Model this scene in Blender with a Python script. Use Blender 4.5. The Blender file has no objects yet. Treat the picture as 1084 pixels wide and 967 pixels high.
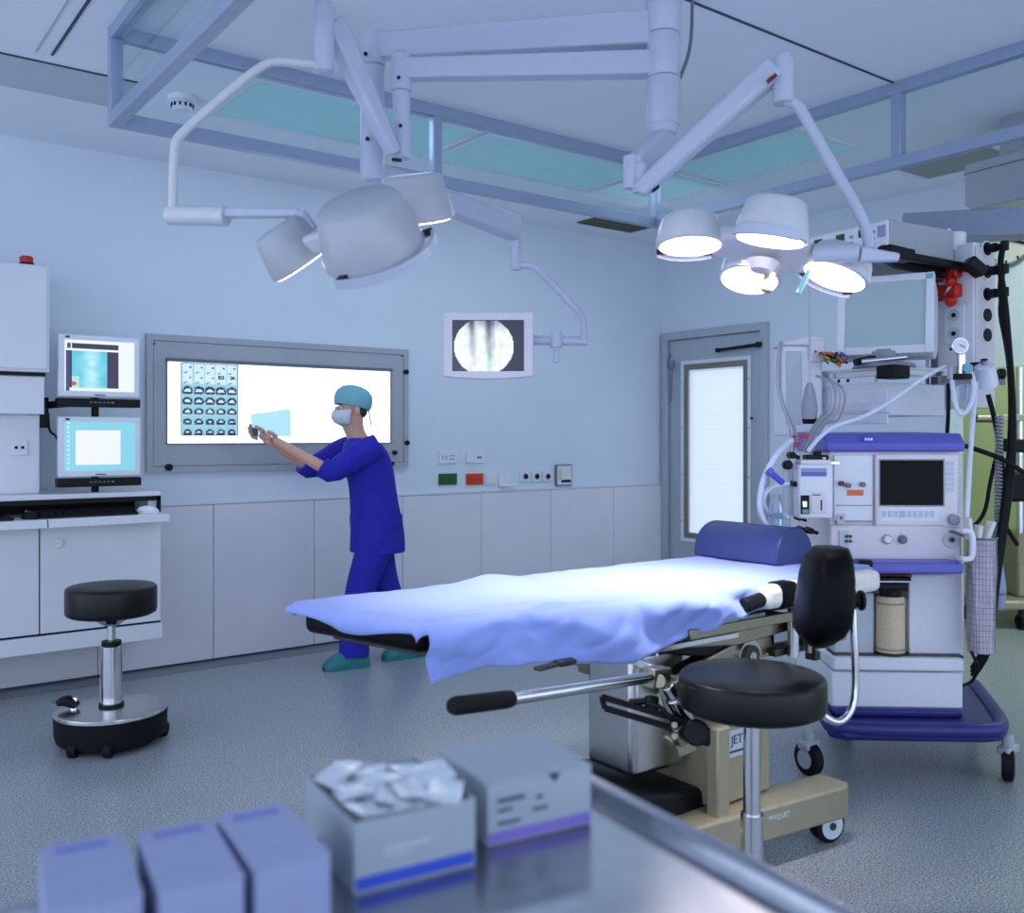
import bpy, bmesh, math, random
from mathutils import Vector, Matrix, noise
random.seed(7)
PI = math.pi
# ------------------------------------------------------------------ camera
FPX, CX, HY, EYE = 1005.0, 542.0, 462.0, 1.28      # focal length, centre column, horizon row (1084x967), eye height
TH = math.radians(53.0)
FW = Vector((math.cos(TH), math.sin(TH), 0)); RT = Vector((math.sin(TH), -math.cos(TH), 0))
scn = bpy.context.scene
col = scn.collection
cam_d = bpy.data.cameras.new('camera'); cam = bpy.data.objects.new('camera', cam_d); col.objects.link(cam)
cam.location = (0, 0, EYE)
cam.rotation_euler = (PI/2, 0, TH - PI/2)
cam_d.sensor_width = 36; cam_d.lens = FPX/1084*36
cam_d.shift_y = -(483.5-HY)/1084
cam_d.clip_start = 0.02
cam_d.dof.use_dof = True; cam_d.dof.focus_distance = 3.9; cam_d.dof.aperture_fstop = 3.3
scn.camera = cam
# ------------------------------------------------------------------ world, exposure
w = bpy.data.worlds.new('world'); scn.world = w; w.use_nodes = True
w.node_tree.nodes['Background'].inputs[0].default_value = (0.64, 0.76, 1.0, 1)
w.node_tree.nodes['Background'].inputs[1].default_value = 1.95
scn.view_settings.view_transform = 'Standard'; scn.view_settings.look = 'None'
scn.view_settings.gamma = 1; scn.view_settings.use_curve_mapping = False
scn.view_settings.exposure = 0.06
def area_light(name, loc, size, power, color, target=None, sizey=None, spread=None, shape='RECTANGLE', parent=None):
    l = bpy.data.lights.new(name, 'AREA'); l.energy = power; l.color = color
    l.shape = shape; l.size = size; l.size_y = sizey or size
    if spread: l.spread = spread
    o = bpy.data.objects.new(name, l); col.objects.link(o); o.location = loc
    if target is not None:
        o.rotation_euler = (Vector(target)-Vector(loc)).to_track_quat('-Z', 'Y').to_euler()
    return o
# ------------------------------------------------------------------ photo pixel -> place
def ray(u, v): return FW + RT*((u-CX)/FPX) + Vector((0, 0, (HY-v)/FPX))
def PD(u, v, d): return Vector((0, 0, EYE)) + ray(u, v)*d
def PZ(u, v, z): return PD(u, v, (z-EYE)/((HY-v)/FPX))
def PX(u, v, x): return PD(u, v, x/ray(u, v).x)
def PY(u, v, y): return PD(u, v, y/ray(u, v).y)
def dep(p): return p.x*FW.x + p.y*FW.y
# ------------------------------------------------------------------ materials
def lin(c):
    return tuple((x/12.92 if x <= .04045 else ((x+.055)/1.055)**2.4) for x in c)
def rgb(r, g, b): return lin((r/255, g/255, b/255))
MATS = {}
def mat(name, color, rough=.5, metal=0, noise_amt=.04, nscale=40, bump=0, emis=None, estr=0, trans=0, alpha=1, spec=.5, coat=0, aniso=False, sheen=0, ior=1.45):
    m = bpy.data.materials.new(name); m.use_nodes = True; MATS[name] = m
    nt = m.node_tree; b = nt.nodes['Principled BSDF']; L = nt.links.new
    b.inputs['Roughness'].default_value = rough; b.inputs['Metallic'].default_value = metal
    b.inputs['Specular IOR Level'].default_value = spec; b.inputs['IOR'].default_value = ior
    if coat: b.inputs['Coat Weight'].default_value = coat
    if sheen: b.inputs['Sheen Weight'].default_value = sheen
    if trans: b.inputs['Transmission Weight'].default_value = trans
    if alpha < 1: b.inputs['Alpha'].default_value = alpha
    if emis: b.inputs['Emission Color'].default_value = (*emis, 1); b.inputs['Emission Strength'].default_value = estr
    b.inputs['Base Color'].default_value = (*color, 1)
    if noise_amt or bump:
        tc = nt.nodes.new('ShaderNodeTexCoord'); mp = nt.nodes.new('ShaderNodeMapping'); n = nt.nodes.new('ShaderNodeTexNoise')
        n.inputs['Scale'].default_value = nscale; n.inputs['Detail'].default_value = 4
        L(tc.outputs['Object'], mp.inputs[0]); L(mp.outputs[0], n.inputs[0])
        if aniso: mp.inputs['Scale'].default_value = (1, 1, .02) if aniso == 'z' else (.02, 1, 1)
        if noise_amt:
            cr = nt.nodes.new('ShaderNodeValToRGB')
            cr.color_ramp.elements[0].position = .3; cr.color_ramp.elements[1].position = .7
            cr.color_ramp.elements[0].color = (*[max(0, c*(1-noise_amt)) for c in color], 1)
            cr.color_ramp.elements[1].color = (*[min(1, c*(1+noise_amt)) for c in color], 1)
            L(n.outputs['Fac'], cr.inputs[0]); L(cr.outputs[0], b.inputs['Base Color'])
        if bump:
            bp = nt.nodes.new('ShaderNodeBump'); bp.inputs['Strength'].default_value = bump; bp.inputs['Distance'].default_value = .01
            L(n.outputs['Fac'], bp.inputs['Height']); L(bp.outputs[0], b.inputs['Normal'])
    return m
mat('wall', rgb(216, 226, 237), .45, noise_amt=.02, nscale=3)
mat('wainscot', rgb(222, 221, 228), .35, noise_amt=.02, nscale=4)
mat('ceiling', rgb(236, 242, 250), .55, noise_amt=.02, nscale=3)
mat('ceil_grey', rgb(190, 200, 210), .5, noise_amt=.03)
mat('green_wall', rgb(196, 208, 150), .5, noise_amt=.03, nscale=3)
mat('white_paint', rgb(226, 228, 236), .28, noise_amt=.02)
mat('cabinet', rgb(222, 224, 230), .32, noise_amt=.02, nscale=6)
mat('cream', rgb(222, 216, 222), .38, noise_amt=.02)
mat('lamp_grey', rgb(168, 172, 180), .3, noise_amt=.03, coat=.2)
mat('rail_alu', rgb(158, 172, 196), .32, .35, noise_amt=.03)
mat('teal', rgb(150, 200, 205), .25, noise_amt=.05, nscale=6, emis=rgb(130, 186, 200), estr=.16)
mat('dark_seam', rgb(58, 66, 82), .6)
mat('black', rgb(14, 14, 17), .45, noise_amt=.1, spec=.25)
mat('black_vinyl', rgb(6, 6, 8), .42, noise_amt=.15, nscale=120, bump=.05, spec=.12)
mat('black_matte', rgb(14, 14, 16), .75, noise_amt=.1)
mat('rubber', rgb(20, 20, 23), .6, noise_amt=.1, spec=.2)
mat('steel', rgb(190, 190, 188), .26, 1, noise_amt=.06, nscale=200, aniso='x')
mat('steel_door', rgb(182, 188, 196), .34, .3, noise_amt=.05, nscale=160, aniso='z')
mat('frame_steel', rgb(150, 144, 126), .38, 1, noise_amt=.08, nscale=60)
mat('dark_steel', rgb(74, 70, 62), .45, .8, noise_amt=.15, nscale=60)
mat('chrome', rgb(215, 215, 218), .12, 1, noise_amt=.02)
mat('tray_steel', rgb(172, 176, 184), .23, 1, noise_amt=.05, nscale=30)
mat('base_tan', rgb(160, 152, 128), .4, .25, noise_amt=.05)
mat('sheet', rgb(140, 160, 226), .8, noise_amt=.05, nscale=300, sheen=.2)
mat('pillow', rgb(48, 60, 114), .42, noise_amt=.05, nscale=150)
mat('pad_white', rgb(226, 224, 216), .7, noise_amt=.04, nscale=120)
mat('purple', rgb(98, 100, 190), .35, noise_amt=.03)
mat('bumper', rgb(44, 44, 118), .4, noise_amt=.05)
mat('scrubs', rgb(38, 36, 165), .85, noise_amt=.12, nscale=25, bump=.25)
mat('skin', rgb(214, 162, 142), .5, noise_amt=.04)
mat('clog', rgb(40, 122, 128), .4, noise_amt=.05)
mat('cap', rgb(120, 178, 190), .8, noise_amt=.06, nscale=60)
mat('mask', rgb(205, 216, 220), .8, noise_amt=.03)
mat('box_white', rgb(158, 168, 178), .5, noise_amt=.03)
mat('box_lilac', rgb(148, 156, 190), .5, noise_amt=.03)
mat('box_blue', rgb(50, 80, 190), .5)
mat('box_violet', rgb(128, 110, 190), .5)
mat('ink', rgb(60, 66, 84), .6, noise_amt=0)
mat('foil', rgb(225, 232, 240), .18, .45, noise_amt=.05, nscale=25, bump=.4)
mat('red', rgb(190, 26, 18), .35)
mat('dark_red', rgb(110, 30, 22), .4)
mat('green_plate', rgb(16, 92, 40), .4)
mat('red_plate', rgb(214, 60, 30), .4)
mat('orange', rgb(236, 110, 60), .45)
mat('blue_clip', rgb(60, 70, 200), .4)
mat('grey_plastic', rgb(150, 152, 164), .45)
mat('mid_grey', rgb(110, 114, 128), .45)
mat('tube_white', rgb(214, 220, 236), .35, trans=.0)
mat('clear', rgb(220, 230, 245), .08, trans=.85, noise_amt=0, ior=1.2)
mat('granules', rgb(226, 206, 176), .8, noise_amt=.18, nscale=220, bump=.6)
mat('net', rgb(140, 138, 150), .7, noise_amt=0)
mat('screen_off', rgb(6, 7, 9), .2, noise_amt=0, spec=.12)
mat('crt_glass', rgb(178, 196, 198), .2, noise_amt=.03, nscale=2)
mat('yellow_wire', rgb(200, 160, 40), .5); mat('green_wire', rgb(40, 130, 60), .5)
mat('vent', rgb(96, 96, 78), .5, noise_amt=.2, nscale=60); mat('vent_light', rgb(150, 156, 150), .5, noise_amt=.1, nscale=60)
mat('lightbox_glow', rgb(240, 245, 255), .4, noise_amt=0, emis=(.9, .95, 1), estr=1.25)
mat('lens_glow', rgb(255, 240, 240), .3, noise_amt=0, emis=(1, .86, .86), estr=7)
mat('blind_glow', rgb(240, 242, 250), .5, noise_amt=.0, emis=(.80, .83, 1.0), estr=.42)
mat('arm_paint', rgb(184, 190, 208), .3, noise_amt=.02)
mat('door_back', rgb(240, 240, 255), .5, noise_amt=0, emis=(.86, .88, 1.0), estr=.15)
mat('led_green', rgb(20, 60, 30), .3, noise_amt=0, emis=(.05, .5, .15), estr=.03)
mat('seat_vinyl', rgb(6, 6, 8), .36, noise_amt=.15, nscale=120, bump=.04, spec=.4)
mat('lamp_white', rgb(200, 202, 208), .28, noise_amt=.03, coat=.2); mat('floor_shade', rgb(112, 122, 132), .32, noise_amt=.15, nscale=150)
mat('boom_grey', rgb(142, 152, 174), .4, .1)
mat('bag_fill', rgb(206, 198, 210), .7, noise_amt=.1, nscale=30, bump=.6)
# clear architectural glass: mostly see-through with a faint tint
def glass_mat(name, tint, fac):
    m = bpy.data.materials.new(name); m.use_nodes = True; MATS[name] = m
    nt = m.node_tree; nt.nodes.clear(); L = nt.links.new
    o = nt.nodes.new('ShaderNodeOutputMaterial'); t = nt.nodes.new('ShaderNodeBsdfTransparent'); g = nt.nodes.new('ShaderNodeBsdfGlossy')
    mx = nt.nodes.new('ShaderNodeMixShader'); fr = nt.nodes.new('ShaderNodeFresnel'); fr.inputs[0].default_value = 1.35
    ml = nt.nodes.new('ShaderNodeMath'); ml.operation = 'MULTIPLY'; ml.inputs[1].default_value = fac
    t.inputs[0].default_value = (*tint, 1); g.inputs['Roughness'].default_value = .03
    L(fr.outputs[0], ml.inputs[0]); L(ml.outputs[0], mx.inputs[0]); L(t.outputs[0], mx.inputs[1]); L(g.outputs[0], mx.inputs[2]); L(mx.outputs[0], o.inputs[0])
glass_mat('glass', (.95, .98, .99), .22)
glass_mat('film_clear', (.55, .70, .77), .4)
# floor: speckled vinyl
def floor_mat():
    m = bpy.data.materials.new('floor_vinyl'); m.use_nodes = True; MATS['floor_vinyl'] = m
    nt = m.node_tree; b = nt.nodes['Principled BSDF']; L = nt.links.new
    tc = nt.nodes.new('ShaderNodeTexCoord'); n1 = nt.nodes.new('ShaderNodeTexNoise'); n2 = nt.nodes.new('ShaderNodeTexVoronoi'); n3 = nt.nodes.new('ShaderNodeTexNoise')
    n1.inputs['Scale'].default_value = 150; n1.inputs['Detail'].default_value = 3; n2.inputs['Scale'].default_value = 130; n3.inputs['Scale'].default_value = 1.3
    for n in (n1, n2, n3): L(tc.outputs['Object'], n.inputs['Vector'])
    cr = nt.nodes.new('ShaderNodeValToRGB'); e = cr.color_ramp.elements
    e[0].position = .36; e[0].color = (*rgb(104, 116, 128), 1); e[1].position = .64; e[1].color = (*rgb(196, 202, 204), 1)
    L(n1.outputs['Fac'], cr.inputs[0])
    mx = nt.nodes.new('ShaderNodeMixRGB'); mx.blend_type = 'MULTIPLY'; mx.inputs[0].default_value = .25
    L(cr.outputs[0], mx.inputs[1]); L(n2.outputs['Color'], mx.inputs[2])
    L(mx.outputs[0], b.inputs['Base Color'])
    mr = nt.nodes.new('ShaderNodeMapRange'); mr.inputs['To Min'].default_value = .24; mr.inputs['To Max'].default_value = .36
    L(n3.outputs['Fac'], mr.inputs['Value']); L(mr.outputs[0], b.inputs['Roughness'])
floor_mat()
def attr_mat(name, emission, base=.3, rough=.3):
    """printed / displayed image: per-face colours; a screen also gives them off as light"""
    m = bpy.data.materials.new(name); m.use_nodes = True; MATS[name] = m
    nt = m.node_tree; b = nt.nodes['Principled BSDF']; L = nt.links.new
    a = nt.nodes.new('ShaderNodeVertexColor'); a.layer_name = 'Col'
    b.inputs['Roughness'].default_value = rough
    if not emission: L(a.outputs['Color'], b.inputs['Base Color'])
    if emission:
        b.inputs['Base Color'].default_value = (.02, .02, .025, 1)
        L(a.outputs['Color'], b.inputs['Emission Color']); b.inputs['Emission Strength'].default_value = emission
attr_mat('print', 0); attr_mat('screen', .95); attr_mat('film_lit', .95)
# ------------------------------------------------------------------ geometry helpers
class MB:
    def __init__(s): s.v = []; s.f = []
    def add(s, vs, fs):
        o = len(s.v); s.v += [Vector(p) for p in vs]; s.f += [tuple(i+o for i in f) for f in fs]; return s
    def box(s, x0, x1, y0, y1, z0, z1, M=None):
        vs = [Vector((x, y, z)) for x in (x0, x1) for y in (y0, y1) for z in (z0, z1)]
        if M: vs = [M @ p for p in vs]
        return s.add(vs, [(0, 1, 3, 2), (4, 6, 7, 5), (0, 4, 5, 1), (2, 3, 7, 6), (0, 2, 6, 4), (1, 5, 7, 3)])
    def beam(s, a, b, wd, ht, up=(0, 0, 1), w2=None, h2=None):
        a, b = Vector(a), Vector(b); d = (b-a).normalized(); x = d.cross(Vector(up))
        x = x.normalized() if x.length > 1e-5 else Vector((1, 0, 0)); z = x.cross(d)
        w2 = w2 or wd; h2 = h2 or ht
        vs = []
        for p, ww, hh in ((a, wd, ht), (b, w2, h2)):
            for sx, sz in ((-1, -1), (1, -1), (1, 1), (-1, 1)): vs.append(p + x*sx*ww/2 + z*sz*hh/2)
        return s.add(vs, [(0, 1, 2, 3), (7, 6, 5, 4), (0, 4, 5, 1), (1, 5, 6, 2), (2, 6, 7, 3), (3, 7, 4, 0)])
    def cyl(s, a, b, r, r2=None, n=24, cap=True):
        a, b = Vector(a), Vector(b); r2 = r if r2 is None else r2
        q = (b-a).to_track_quat('Z', 'Y'); vs = []
        for p, rr in ((a, r), (b, r2)):
            for i in range(n): vs.append(p + q @ Vector((rr*math.cos(2*PI*i/n), rr*math.sin(2*PI*i/n), 0)))
        fs = [(i, (i+1) % n, n+(i+1) % n, n+i) for i in range(n)]
        if cap: fs += [tuple(range(n-1, -1, -1)), tuple(range(n, 2*n))]
        return s.add(vs, fs)
    def lathe(s, prof, M=None, n=32, sx=1, sy=1):
        vs = []; fs = []; k = len(prof)
        for r, z in prof:
            for i in range(n): vs.append(Vector((r*sx*math.cos(2*PI*i/n), r*sy*math.sin(2*PI*i/n), z)))
        for j in range(k-1):
            for i in range(n): fs.append((j*n+i, j*n+(i+1) % n, (j+1)*n+(i+1) % n, (j+1)*n+i))
        fs.append(tuple(range(n-1, -1, -1))); fs.append(tuple(range((k-1)*n, k*n)))
        if M: vs = [M @ p for p in vs]
        return s.add(vs, fs)
    def tube(s, pts, r, n=10, smooth=3, closed=False, radii=None):
        pts = [Vector(p) for p in pts]
        rad = radii or [r]*len(pts)
        for _ in range(smooth):                      # corner cutting keeps the end points
            if len(pts) < 3: break
            q = [pts[0]]; qr = [rad[0]]
            for i in range(len(pts)-1):
                a, b = pts[i], pts[i+1]; ra, rb = rad[i], rad[i+1]
                if i > 0: q.append(a.lerp(b, .25)); qr.append(ra*.75+rb*.25)
                if i < len(pts)-2: q.append(a.lerp(b, .75)); qr.append(ra*.25+rb*.75)
            q.append(pts[-1]); qr.append(rad[-1]); pts, rad = q, qr
        vs = []; fs = []; prev = None
        for i, p in enumerate(pts):
            t = (pts[min(i+1, len(pts)-1)] - pts[max(i-1, 0)]).normalized()
            if prev is None:
                x = t.orthogonal().normalized()
            else:
                x = prev - t*prev.dot(t); x = x.normalized() if x.length > 1e-6 else t.orthogonal().normalized()
            prev = x; y = t.cross(x)
            for k in range(n): vs.append(p + (x*math.cos(2*PI*k/n) + y*math.sin(2*PI*k/n))*rad[i])
        for i in range(len(pts)-1):
            for k in range(n): fs.append((i*n+k, i*n+(k+1) % n, (i+1)*n+(k+1) % n, (i+1)*n+k))
        fs.append(tuple(range(n-1, -1, -1))); fs.append(tuple(range((len(pts)-1)*n, len(pts)*n)))
        return s.add(vs, fs)
    def prism(s, poly, h0, h1, M=None, axis='z'):
        """polygon (2-D) extruded from h0 to h1 along the axis; 'y': poly is (x,z); 'x': poly is (y,z)"""
        f = {'z': lambda a, b, h: (a, b, h), 'y': lambda a, b, h: (a, h, b), 'x': lambda a, b, h: (h, a, b)}[axis]
        n = len(poly); vs = [Vector(f(a, b, h)) for h in (h0, h1) for a, b in poly]
        if M: vs = [M @ p for p in vs]
        return s.add(vs, [tuple(range(n-1, -1, -1)), tuple(range(n, 2*n))] + [(i, (i+1) % n, n+(i+1) % n, n+i) for i in range(n)])
    def loft(s, rings, cap=True):
        n = len(rings[0]); vs = [p for r in rings for p in r]
        fs = [(j*n+i, j*n+(i+1) % n, (j+1)*n+(i+1) % n, (j+1)*n+i) for j in range(len(rings)-1) for i in range(n)]
        if cap: fs += [tuple(range(n-1, -1, -1)), tuple(range((len(rings)-1)*n, len(rings)*n))]
        return s.add(vs, fs)
    def sphere(s, c, r, sx=1, sy=1, sz=1, n=20, M=None):
        prof = [(max(1e-4, r*math.sin(PI*i/12)), -r*math.cos(PI*i/12)) for i in range(13)]
        T = Matrix.Translation(Vector(c)) @ (M or Matrix()) @ Matrix.Diagonal((sx, sy, sz, 1))
        return s.lathe(prof, T, n)
TM = {}     # world matrix of every thing / part made here
def tagit(o, label=None, cat=None, group=None, kind=None):
    if label: o['label'] = label
    if cat: o['category'] = cat
    if group: o['group'] = group
    if kind: o['kind'] = kind
    return o
def thing(name, label, cat, loc=(0, 0, 0), rotz=0, group=None, kind=None):
    o = bpy.data.objects.new(name, None); col.objects.link(o); o.empty_display_size = .05
    o.location = loc; o.rotation_euler = (0, 0, rotz)
    TM[o.name] = Matrix.Translation(Vector(loc)) @ Matrix.Rotation(rotz, 4, 'Z')
    return tagit(o, label, cat, group, kind)
def obj(name, mb, m, parent=None, bevel=0, smooth=True, world=False, seg=2, angle=35, label=None, kind=None):
    """one mesh object; coordinates are the thing's own unless world=True"""
    me = bpy.data.meshes.new(name)
    vs = mb.v
    if world and parent is not None:
        iv = TM[parent.name].inverted(); vs = [iv @ p for p in vs]
    me.from_pydata([tuple(p) for p in vs], [], mb.f); me.update()
    bm = bmesh.new(); bm.from_mesh(me); bmesh.ops.recalc_face_normals(bm, faces=bm.faces); bm.to_mesh(me); bm.free()
    for k in (m if isinstance(m, (list, tuple)) else [m]): me.materials.append(MATS[k])
    if smooth:
        me.shade_smooth(); me.set_sharp_from_angle(angle=math.radians(angle))
    o = bpy.data.objects.new(name, me); col.objects.link(o)
    if parent is not None: o.parent = parent; TM[o.name] = TM[parent.name]
    else: TM[o.name] = Matrix()
    if bevel:
        b = o.modifiers.new('bevel', 'BEVEL'); b.width = bevel; b.segments = seg; b.limit_method = 'ANGLE'; b.angle_limit = math.radians(40)
    return tagit(o, label, kind=kind)
def single(name, mb, m, label, cat, group=None, kind=None, **k):
    """a thing that is one mesh: its origin goes to the middle of its base"""
    xs = [p.x for p in mb.v]; ys = [p.y for p in mb.v]; zs = [p.z for p in mb.v]
    c = Vector(((min(xs)+max(xs))/2, (min(ys)+max(ys))/2, min(zs)))
    q = MB(); q.v = [p-c for p in mb.v]; q.f = mb.f
    o = obj(name, q, m, **k); o.location = c; TM[o.name] = Matrix.Translation(c)
    return tagit(o, label, cat, group, kind)
def struct(name, mb, m, **k):
    o = obj(name, mb, m, **k); o['kind'] = 'structure'; return o
def dup(o, parent=None, loc=None, rotz=None):
    c = o.copy(); col.objects.link(c)
    if parent is not None: c.parent = parent
    if loc is not None: c.location = loc
    if rotz is not None: c.rotation_euler = (0, 0, rotz)
    TM[c.name] = TM[parent.name] if parent is not None else Matrix.Translation(c.location) @ Matrix.Rotation(c.rotation_euler.z, 4, 'Z')
    for ch in [x for x in bpy.data.objects if x.parent == o]: dup(ch, c)
    return c
def picture(name, O, U, V, nu, nv, fn, m, parent=None, world=False):
    """flat print or display: nu x nv little faces on the rectangle O + U + V, coloured by fn(s, t) with t measured downwards"""
    O, U, V = Vector(O), Vector(U), Vector(V); mb = MB()
    mb.v = [O + U*(i/nu) + V*(j/nv) for j in range(nv+1) for i in range(nu+1)]
    mb.f = [(j*(nu+1)+i, j*(nu+1)+i+1, (j+1)*(nu+1)+i+1, (j+1)*(nu+1)+i) for j in range(nv) for i in range(nu)]
    me = bpy.data.meshes.new(name); vs = mb.v
    if world and parent is not None:
        iv = TM[parent.name].inverted(); vs = [iv @ p for p in vs]
    me.from_pydata([tuple(p) for p in vs], [], mb.f)
    at = me.color_attributes.new('Col', 'FLOAT_COLOR', 'CORNER'); k = 0
    for j in range(nv):
        for i in range(nu):
            c = fn((i+.5)/nu, (j+.5)/nv)
            for _ in range(4): at.data[k].color = (*rgb(*c), 1); k += 1
    me.materials.append(MATS[m]); o = bpy.data.objects.new(name, me); col.objects.link(o)
    if parent is not None: o.parent = parent; TM[o.name] = TM[parent.name]
    return o
def lettering(name, text, size, M, m, parent=None, world=True, ext=.0006, align='CENTER'):
    cu = bpy.data.curves.new('t', 'FONT'); cu.body = text; cu.size = size; cu.extrude = ext; cu.align_x = align; cu.align_y = 'CENTER'
    t = bpy.data.objects.new('t', cu); col.objects.link(t)
    me = bpy.data.meshes.new_from_object(t.evaluated_get(bpy.context.evaluated_depsgraph_get()))
    bpy.data.objects.remove(t); bpy.data.curves.remove(cu)
    if world and parent is not None: M = TM[parent.name].inverted() @ M
    me.transform(M); me.materials.clear(); me.materials.append(MATS[m]); me.name = name
    o = bpy.data.objects.new(name, me); col.objects.link(o)
    if parent is not None: o.parent = parent; TM[o.name] = TM[parent.name]
    return o
def frameM(origin, xdir, ydir):
    x = Vector(xdir).normalized(); y = Vector(ydir).normalized(); z = x.cross(y)
    m = Matrix((x, y, z)).transposed().to_4x4(); m.translation = Vector(origin); return m
# ================================================================== the room
YA, XB, ZC = 5.365, 5.56, 2.80
XF, YJ, ZH = 7.2, 3.0, 2.46        # far wall of the next room, jamb of the opening, its header
DY0, DY1, DZ = 4.36, 5.30, 2.05    # door opening in the right wall
fo = struct('floor', MB().box(-2.5, 8.6, -2.5, YA+.15, -.1, 0), 'floor_vinyl')
ce = struct('ceiling', MB().box(-2.5, XB+.15, -2.5, YA+.15, ZC, ZC+.1), 'ceiling')
# joints between the ceiling panels
def seam(a, b, w=.012, m='dark_seam'):
    return obj('ceiling_joint', MB().beam(a, b, w, .006), m, ce, smooth=False)
seam((.95, 2.27, ZC-.001), (3.76, 2.27, ZC-.001), .010)
zz = ZC-.001
p = PZ(55, 58, ZC); seam((p.x, p.y, zz), (p.x, .4, zz), .01); seam((p.x-.06, p.y, zz), (p.x-.06, .4, zz), .008, 'ceil_grey')
seam((-2.4, 4.22, zz), (1.25, 4.22, zz), .012); seam((-2.4, 4.60, zz), (1.25, 4.60, zz), .008, 'ceil_grey')
obj('ceiling_strip', MB().box(-2.4, 1.25, 4.23, 4.59, ZC-.004, ZC), 'ceil_grey', ce, smooth=False)
# back wall: smooth upper wall, panelled dado below
ZW = .89
wb = struct('wall_back', MB().box(-2.5, XB, YA, YA+.15, 0, ZC), 'wall')
seams = [PY(u, 560, YA).x for u in (173, 225, 330, 423, 506, 580, 648)]
d = (seams[-1]-seams[1])/5
xs = [seams[1]+d*k for k in range(-5, 7)]
for a, b in zip(xs[:-1], xs[1:]):
    if b > XB: b = XB-.002
    if a < XB-.05: obj('wall_panel', MB().box(a+.002, b-.002, YA-.018, YA, .012, ZW), 'wainscot', wb, bevel=.002)
obj('dado_cap', MB().box(-2.4, XB, YA-.022, YA, ZW+.003, ZW+.012), 'wainscot', wb)
struct('shade_line_back', MB().box(-2.4, XB, YA-.012, YA, 0, .011), 'dark_seam')  # thin dark strip paints the shade line where wall meets floor
obj('floor_shade_strip', MB().box(-2.4, XB-.02, YA-.19, YA-.02, 0, .0015), 'floor_shade', fo, smooth=False)  # darker floor colour stands in for the shade along the wall
# right wall with the door opening and the wide opening to the next room
wr = MB()
wr.box(XB, XB+.15, DY1, YA+.15, 0, ZC)
wr.box(XB, XB+.15, DY0, DY1, DZ, ZC)
wr.box(XB, XB+.15, YJ, DY0, 0, ZC)
wr.box(XB, XB+.15, -2.5, YJ, ZH, ZC)
wr = struct('wall_right', wr, 'wall')
obj('wall_panel', MB().box(XB-.018, XB, YJ+.02, DY0-.06, .07, ZW), 'wainscot', wr, bevel=.002)
struct('baseboard_right', MB().box(XB-.012, XB, YJ, DY0-.06, 0, .066), 'ceil_grey')
struct('trim_1', MB().box(XB-.012, XB+.16, YJ-.012, YJ, 0, ZH).box(XB-.012, XB+.16, -2.5, YJ, ZH-.012, ZH), 'ceil_grey')
# next room
struct('wall_far', MB().box(XF, XF+.1, -2.5, YA+.15, 0, ZC+.5), 'wall')
struct('ceiling_far', MB().box(XB, XF+.1, -2.5, YA+.15, ZC+.5, ZC+.6), 'ceiling')
struct('wall_header', MB().box(XB, XB+.15, -2.5, YA+.15, ZC+.0, ZC+.5), 'wall')
fw = struct('wall_far_dado', MB().box(XF-.02, XF, -2.5, YA, 0, 1.80), 'green_wall')
struct('wall_far_side', MB().box(XB+.15, XF, YA-.0, YA+.15, 0, ZC+.5), 'green_wall')
# ------------------------------------------------------------------ door with a blind window
dr = tagit(thing('door_1', 'brushed steel door with a tall frosted window beside the white wall corner', 'door', (XB, (DY0+DY1)/2, 0), 0), kind='structure')
x0 = XB-.03
obj('door_frame', MB().box(x0-.01, XB+.12, DY1-.015, DY1+.045, 0, DZ+.05).box(x0-.01, XB+.12, DY0-.045, DY0+.015, 0, DZ+.05).box(x0-.01, XB+.12, DY0+.015, DY1-.015, DZ-.01, DZ+.05), 'steel_door', dr, bevel=.004, world=True)
wy0, wy1, wz0, wz1 = 4.55, 4.97, .30, 1.82
wy1 = PX(729, 400, XB).y; wy0 = PX(788, 400, XB).y; wz1 = PX(750, 390, XB).z; wz0 = PX(755, 567, XB).z
leaf = MB()
xl0, xl1 = XB-.005, XB+.045
for a in ((DY0+.02, wy0, .01, DZ-.015), (wy1, DY1-.02, .01, DZ-.015), (wy0, wy1, .01, wz0), (wy0, wy1, wz1, DZ-.015)):
    leaf.box(xl0, xl1, *a)
lf = obj('door_leaf', leaf, 'steel_door', dr, world=True)
fr = MB()
for e, t in ((.085, .06), (.03, .03)):
    h = .012 if e > .05 else .02
    m_ = 'white_paint'
fr = MB()
for (a, b, c, dd) in ((wy0-.07, wy0-.04, wz0-.07, wz1+.07), (wy1+.04, wy1+.07, wz0-.07, wz1+.07), (wy0-.04, wy1+.04, wz0-.07, wz0-.04), (wy0-.04, wy1+.04, wz1+.04, wz1+.07)):
    fr.box(xl0-.012, xl0, a, b, c, dd)
wf = obj('window_surround', fr, 'white_paint', dr, world=True, bevel=.003)
fr = MB()
for (a, b, c, dd) in ((wy0-.04, wy0+.004, wz0-.04, wz1+.04), (wy1-.004, wy1+.04, wz0-.04, wz1+.04), (wy0+.004, wy1-.004, wz0-.04, wz0+.004), (wy0+.004, wy1-.004, wz1-.004, wz1+.04)):
    fr.box(xl0-.007, xl0+.002, a, b, c, dd)
obj('window_frame', fr, 'frame_steel', dr, world=True, bevel=.002)
for z in (.62, .98, 1.34, 1.70):
    for y in (wy0-.055, wy1+.055):
        obj('screw', MB().cyl((xl0-.016, y, z), (xl0-.011, y, z), .006, n=10), 'steel', dr, world=True)
obj('pane', MB().box(xl0+.006, xl0+.01, wy0, wy1, wz0, wz1), 'glass', dr, world=True)
sl = MB(); nsl = 58; st = (wz1-wz0)/nsl
for i in range(nsl):
    z = wz0+st*(i+.5)
    sl.add([(xl0+.012, wy0, z-st*.42), (xl0+.012, wy1, z-st*.42), (xl0+.024, wy1, z+st*.45), (xl0+.024, wy0, z+st*.45)], [(0, 1, 2, 3)])
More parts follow.
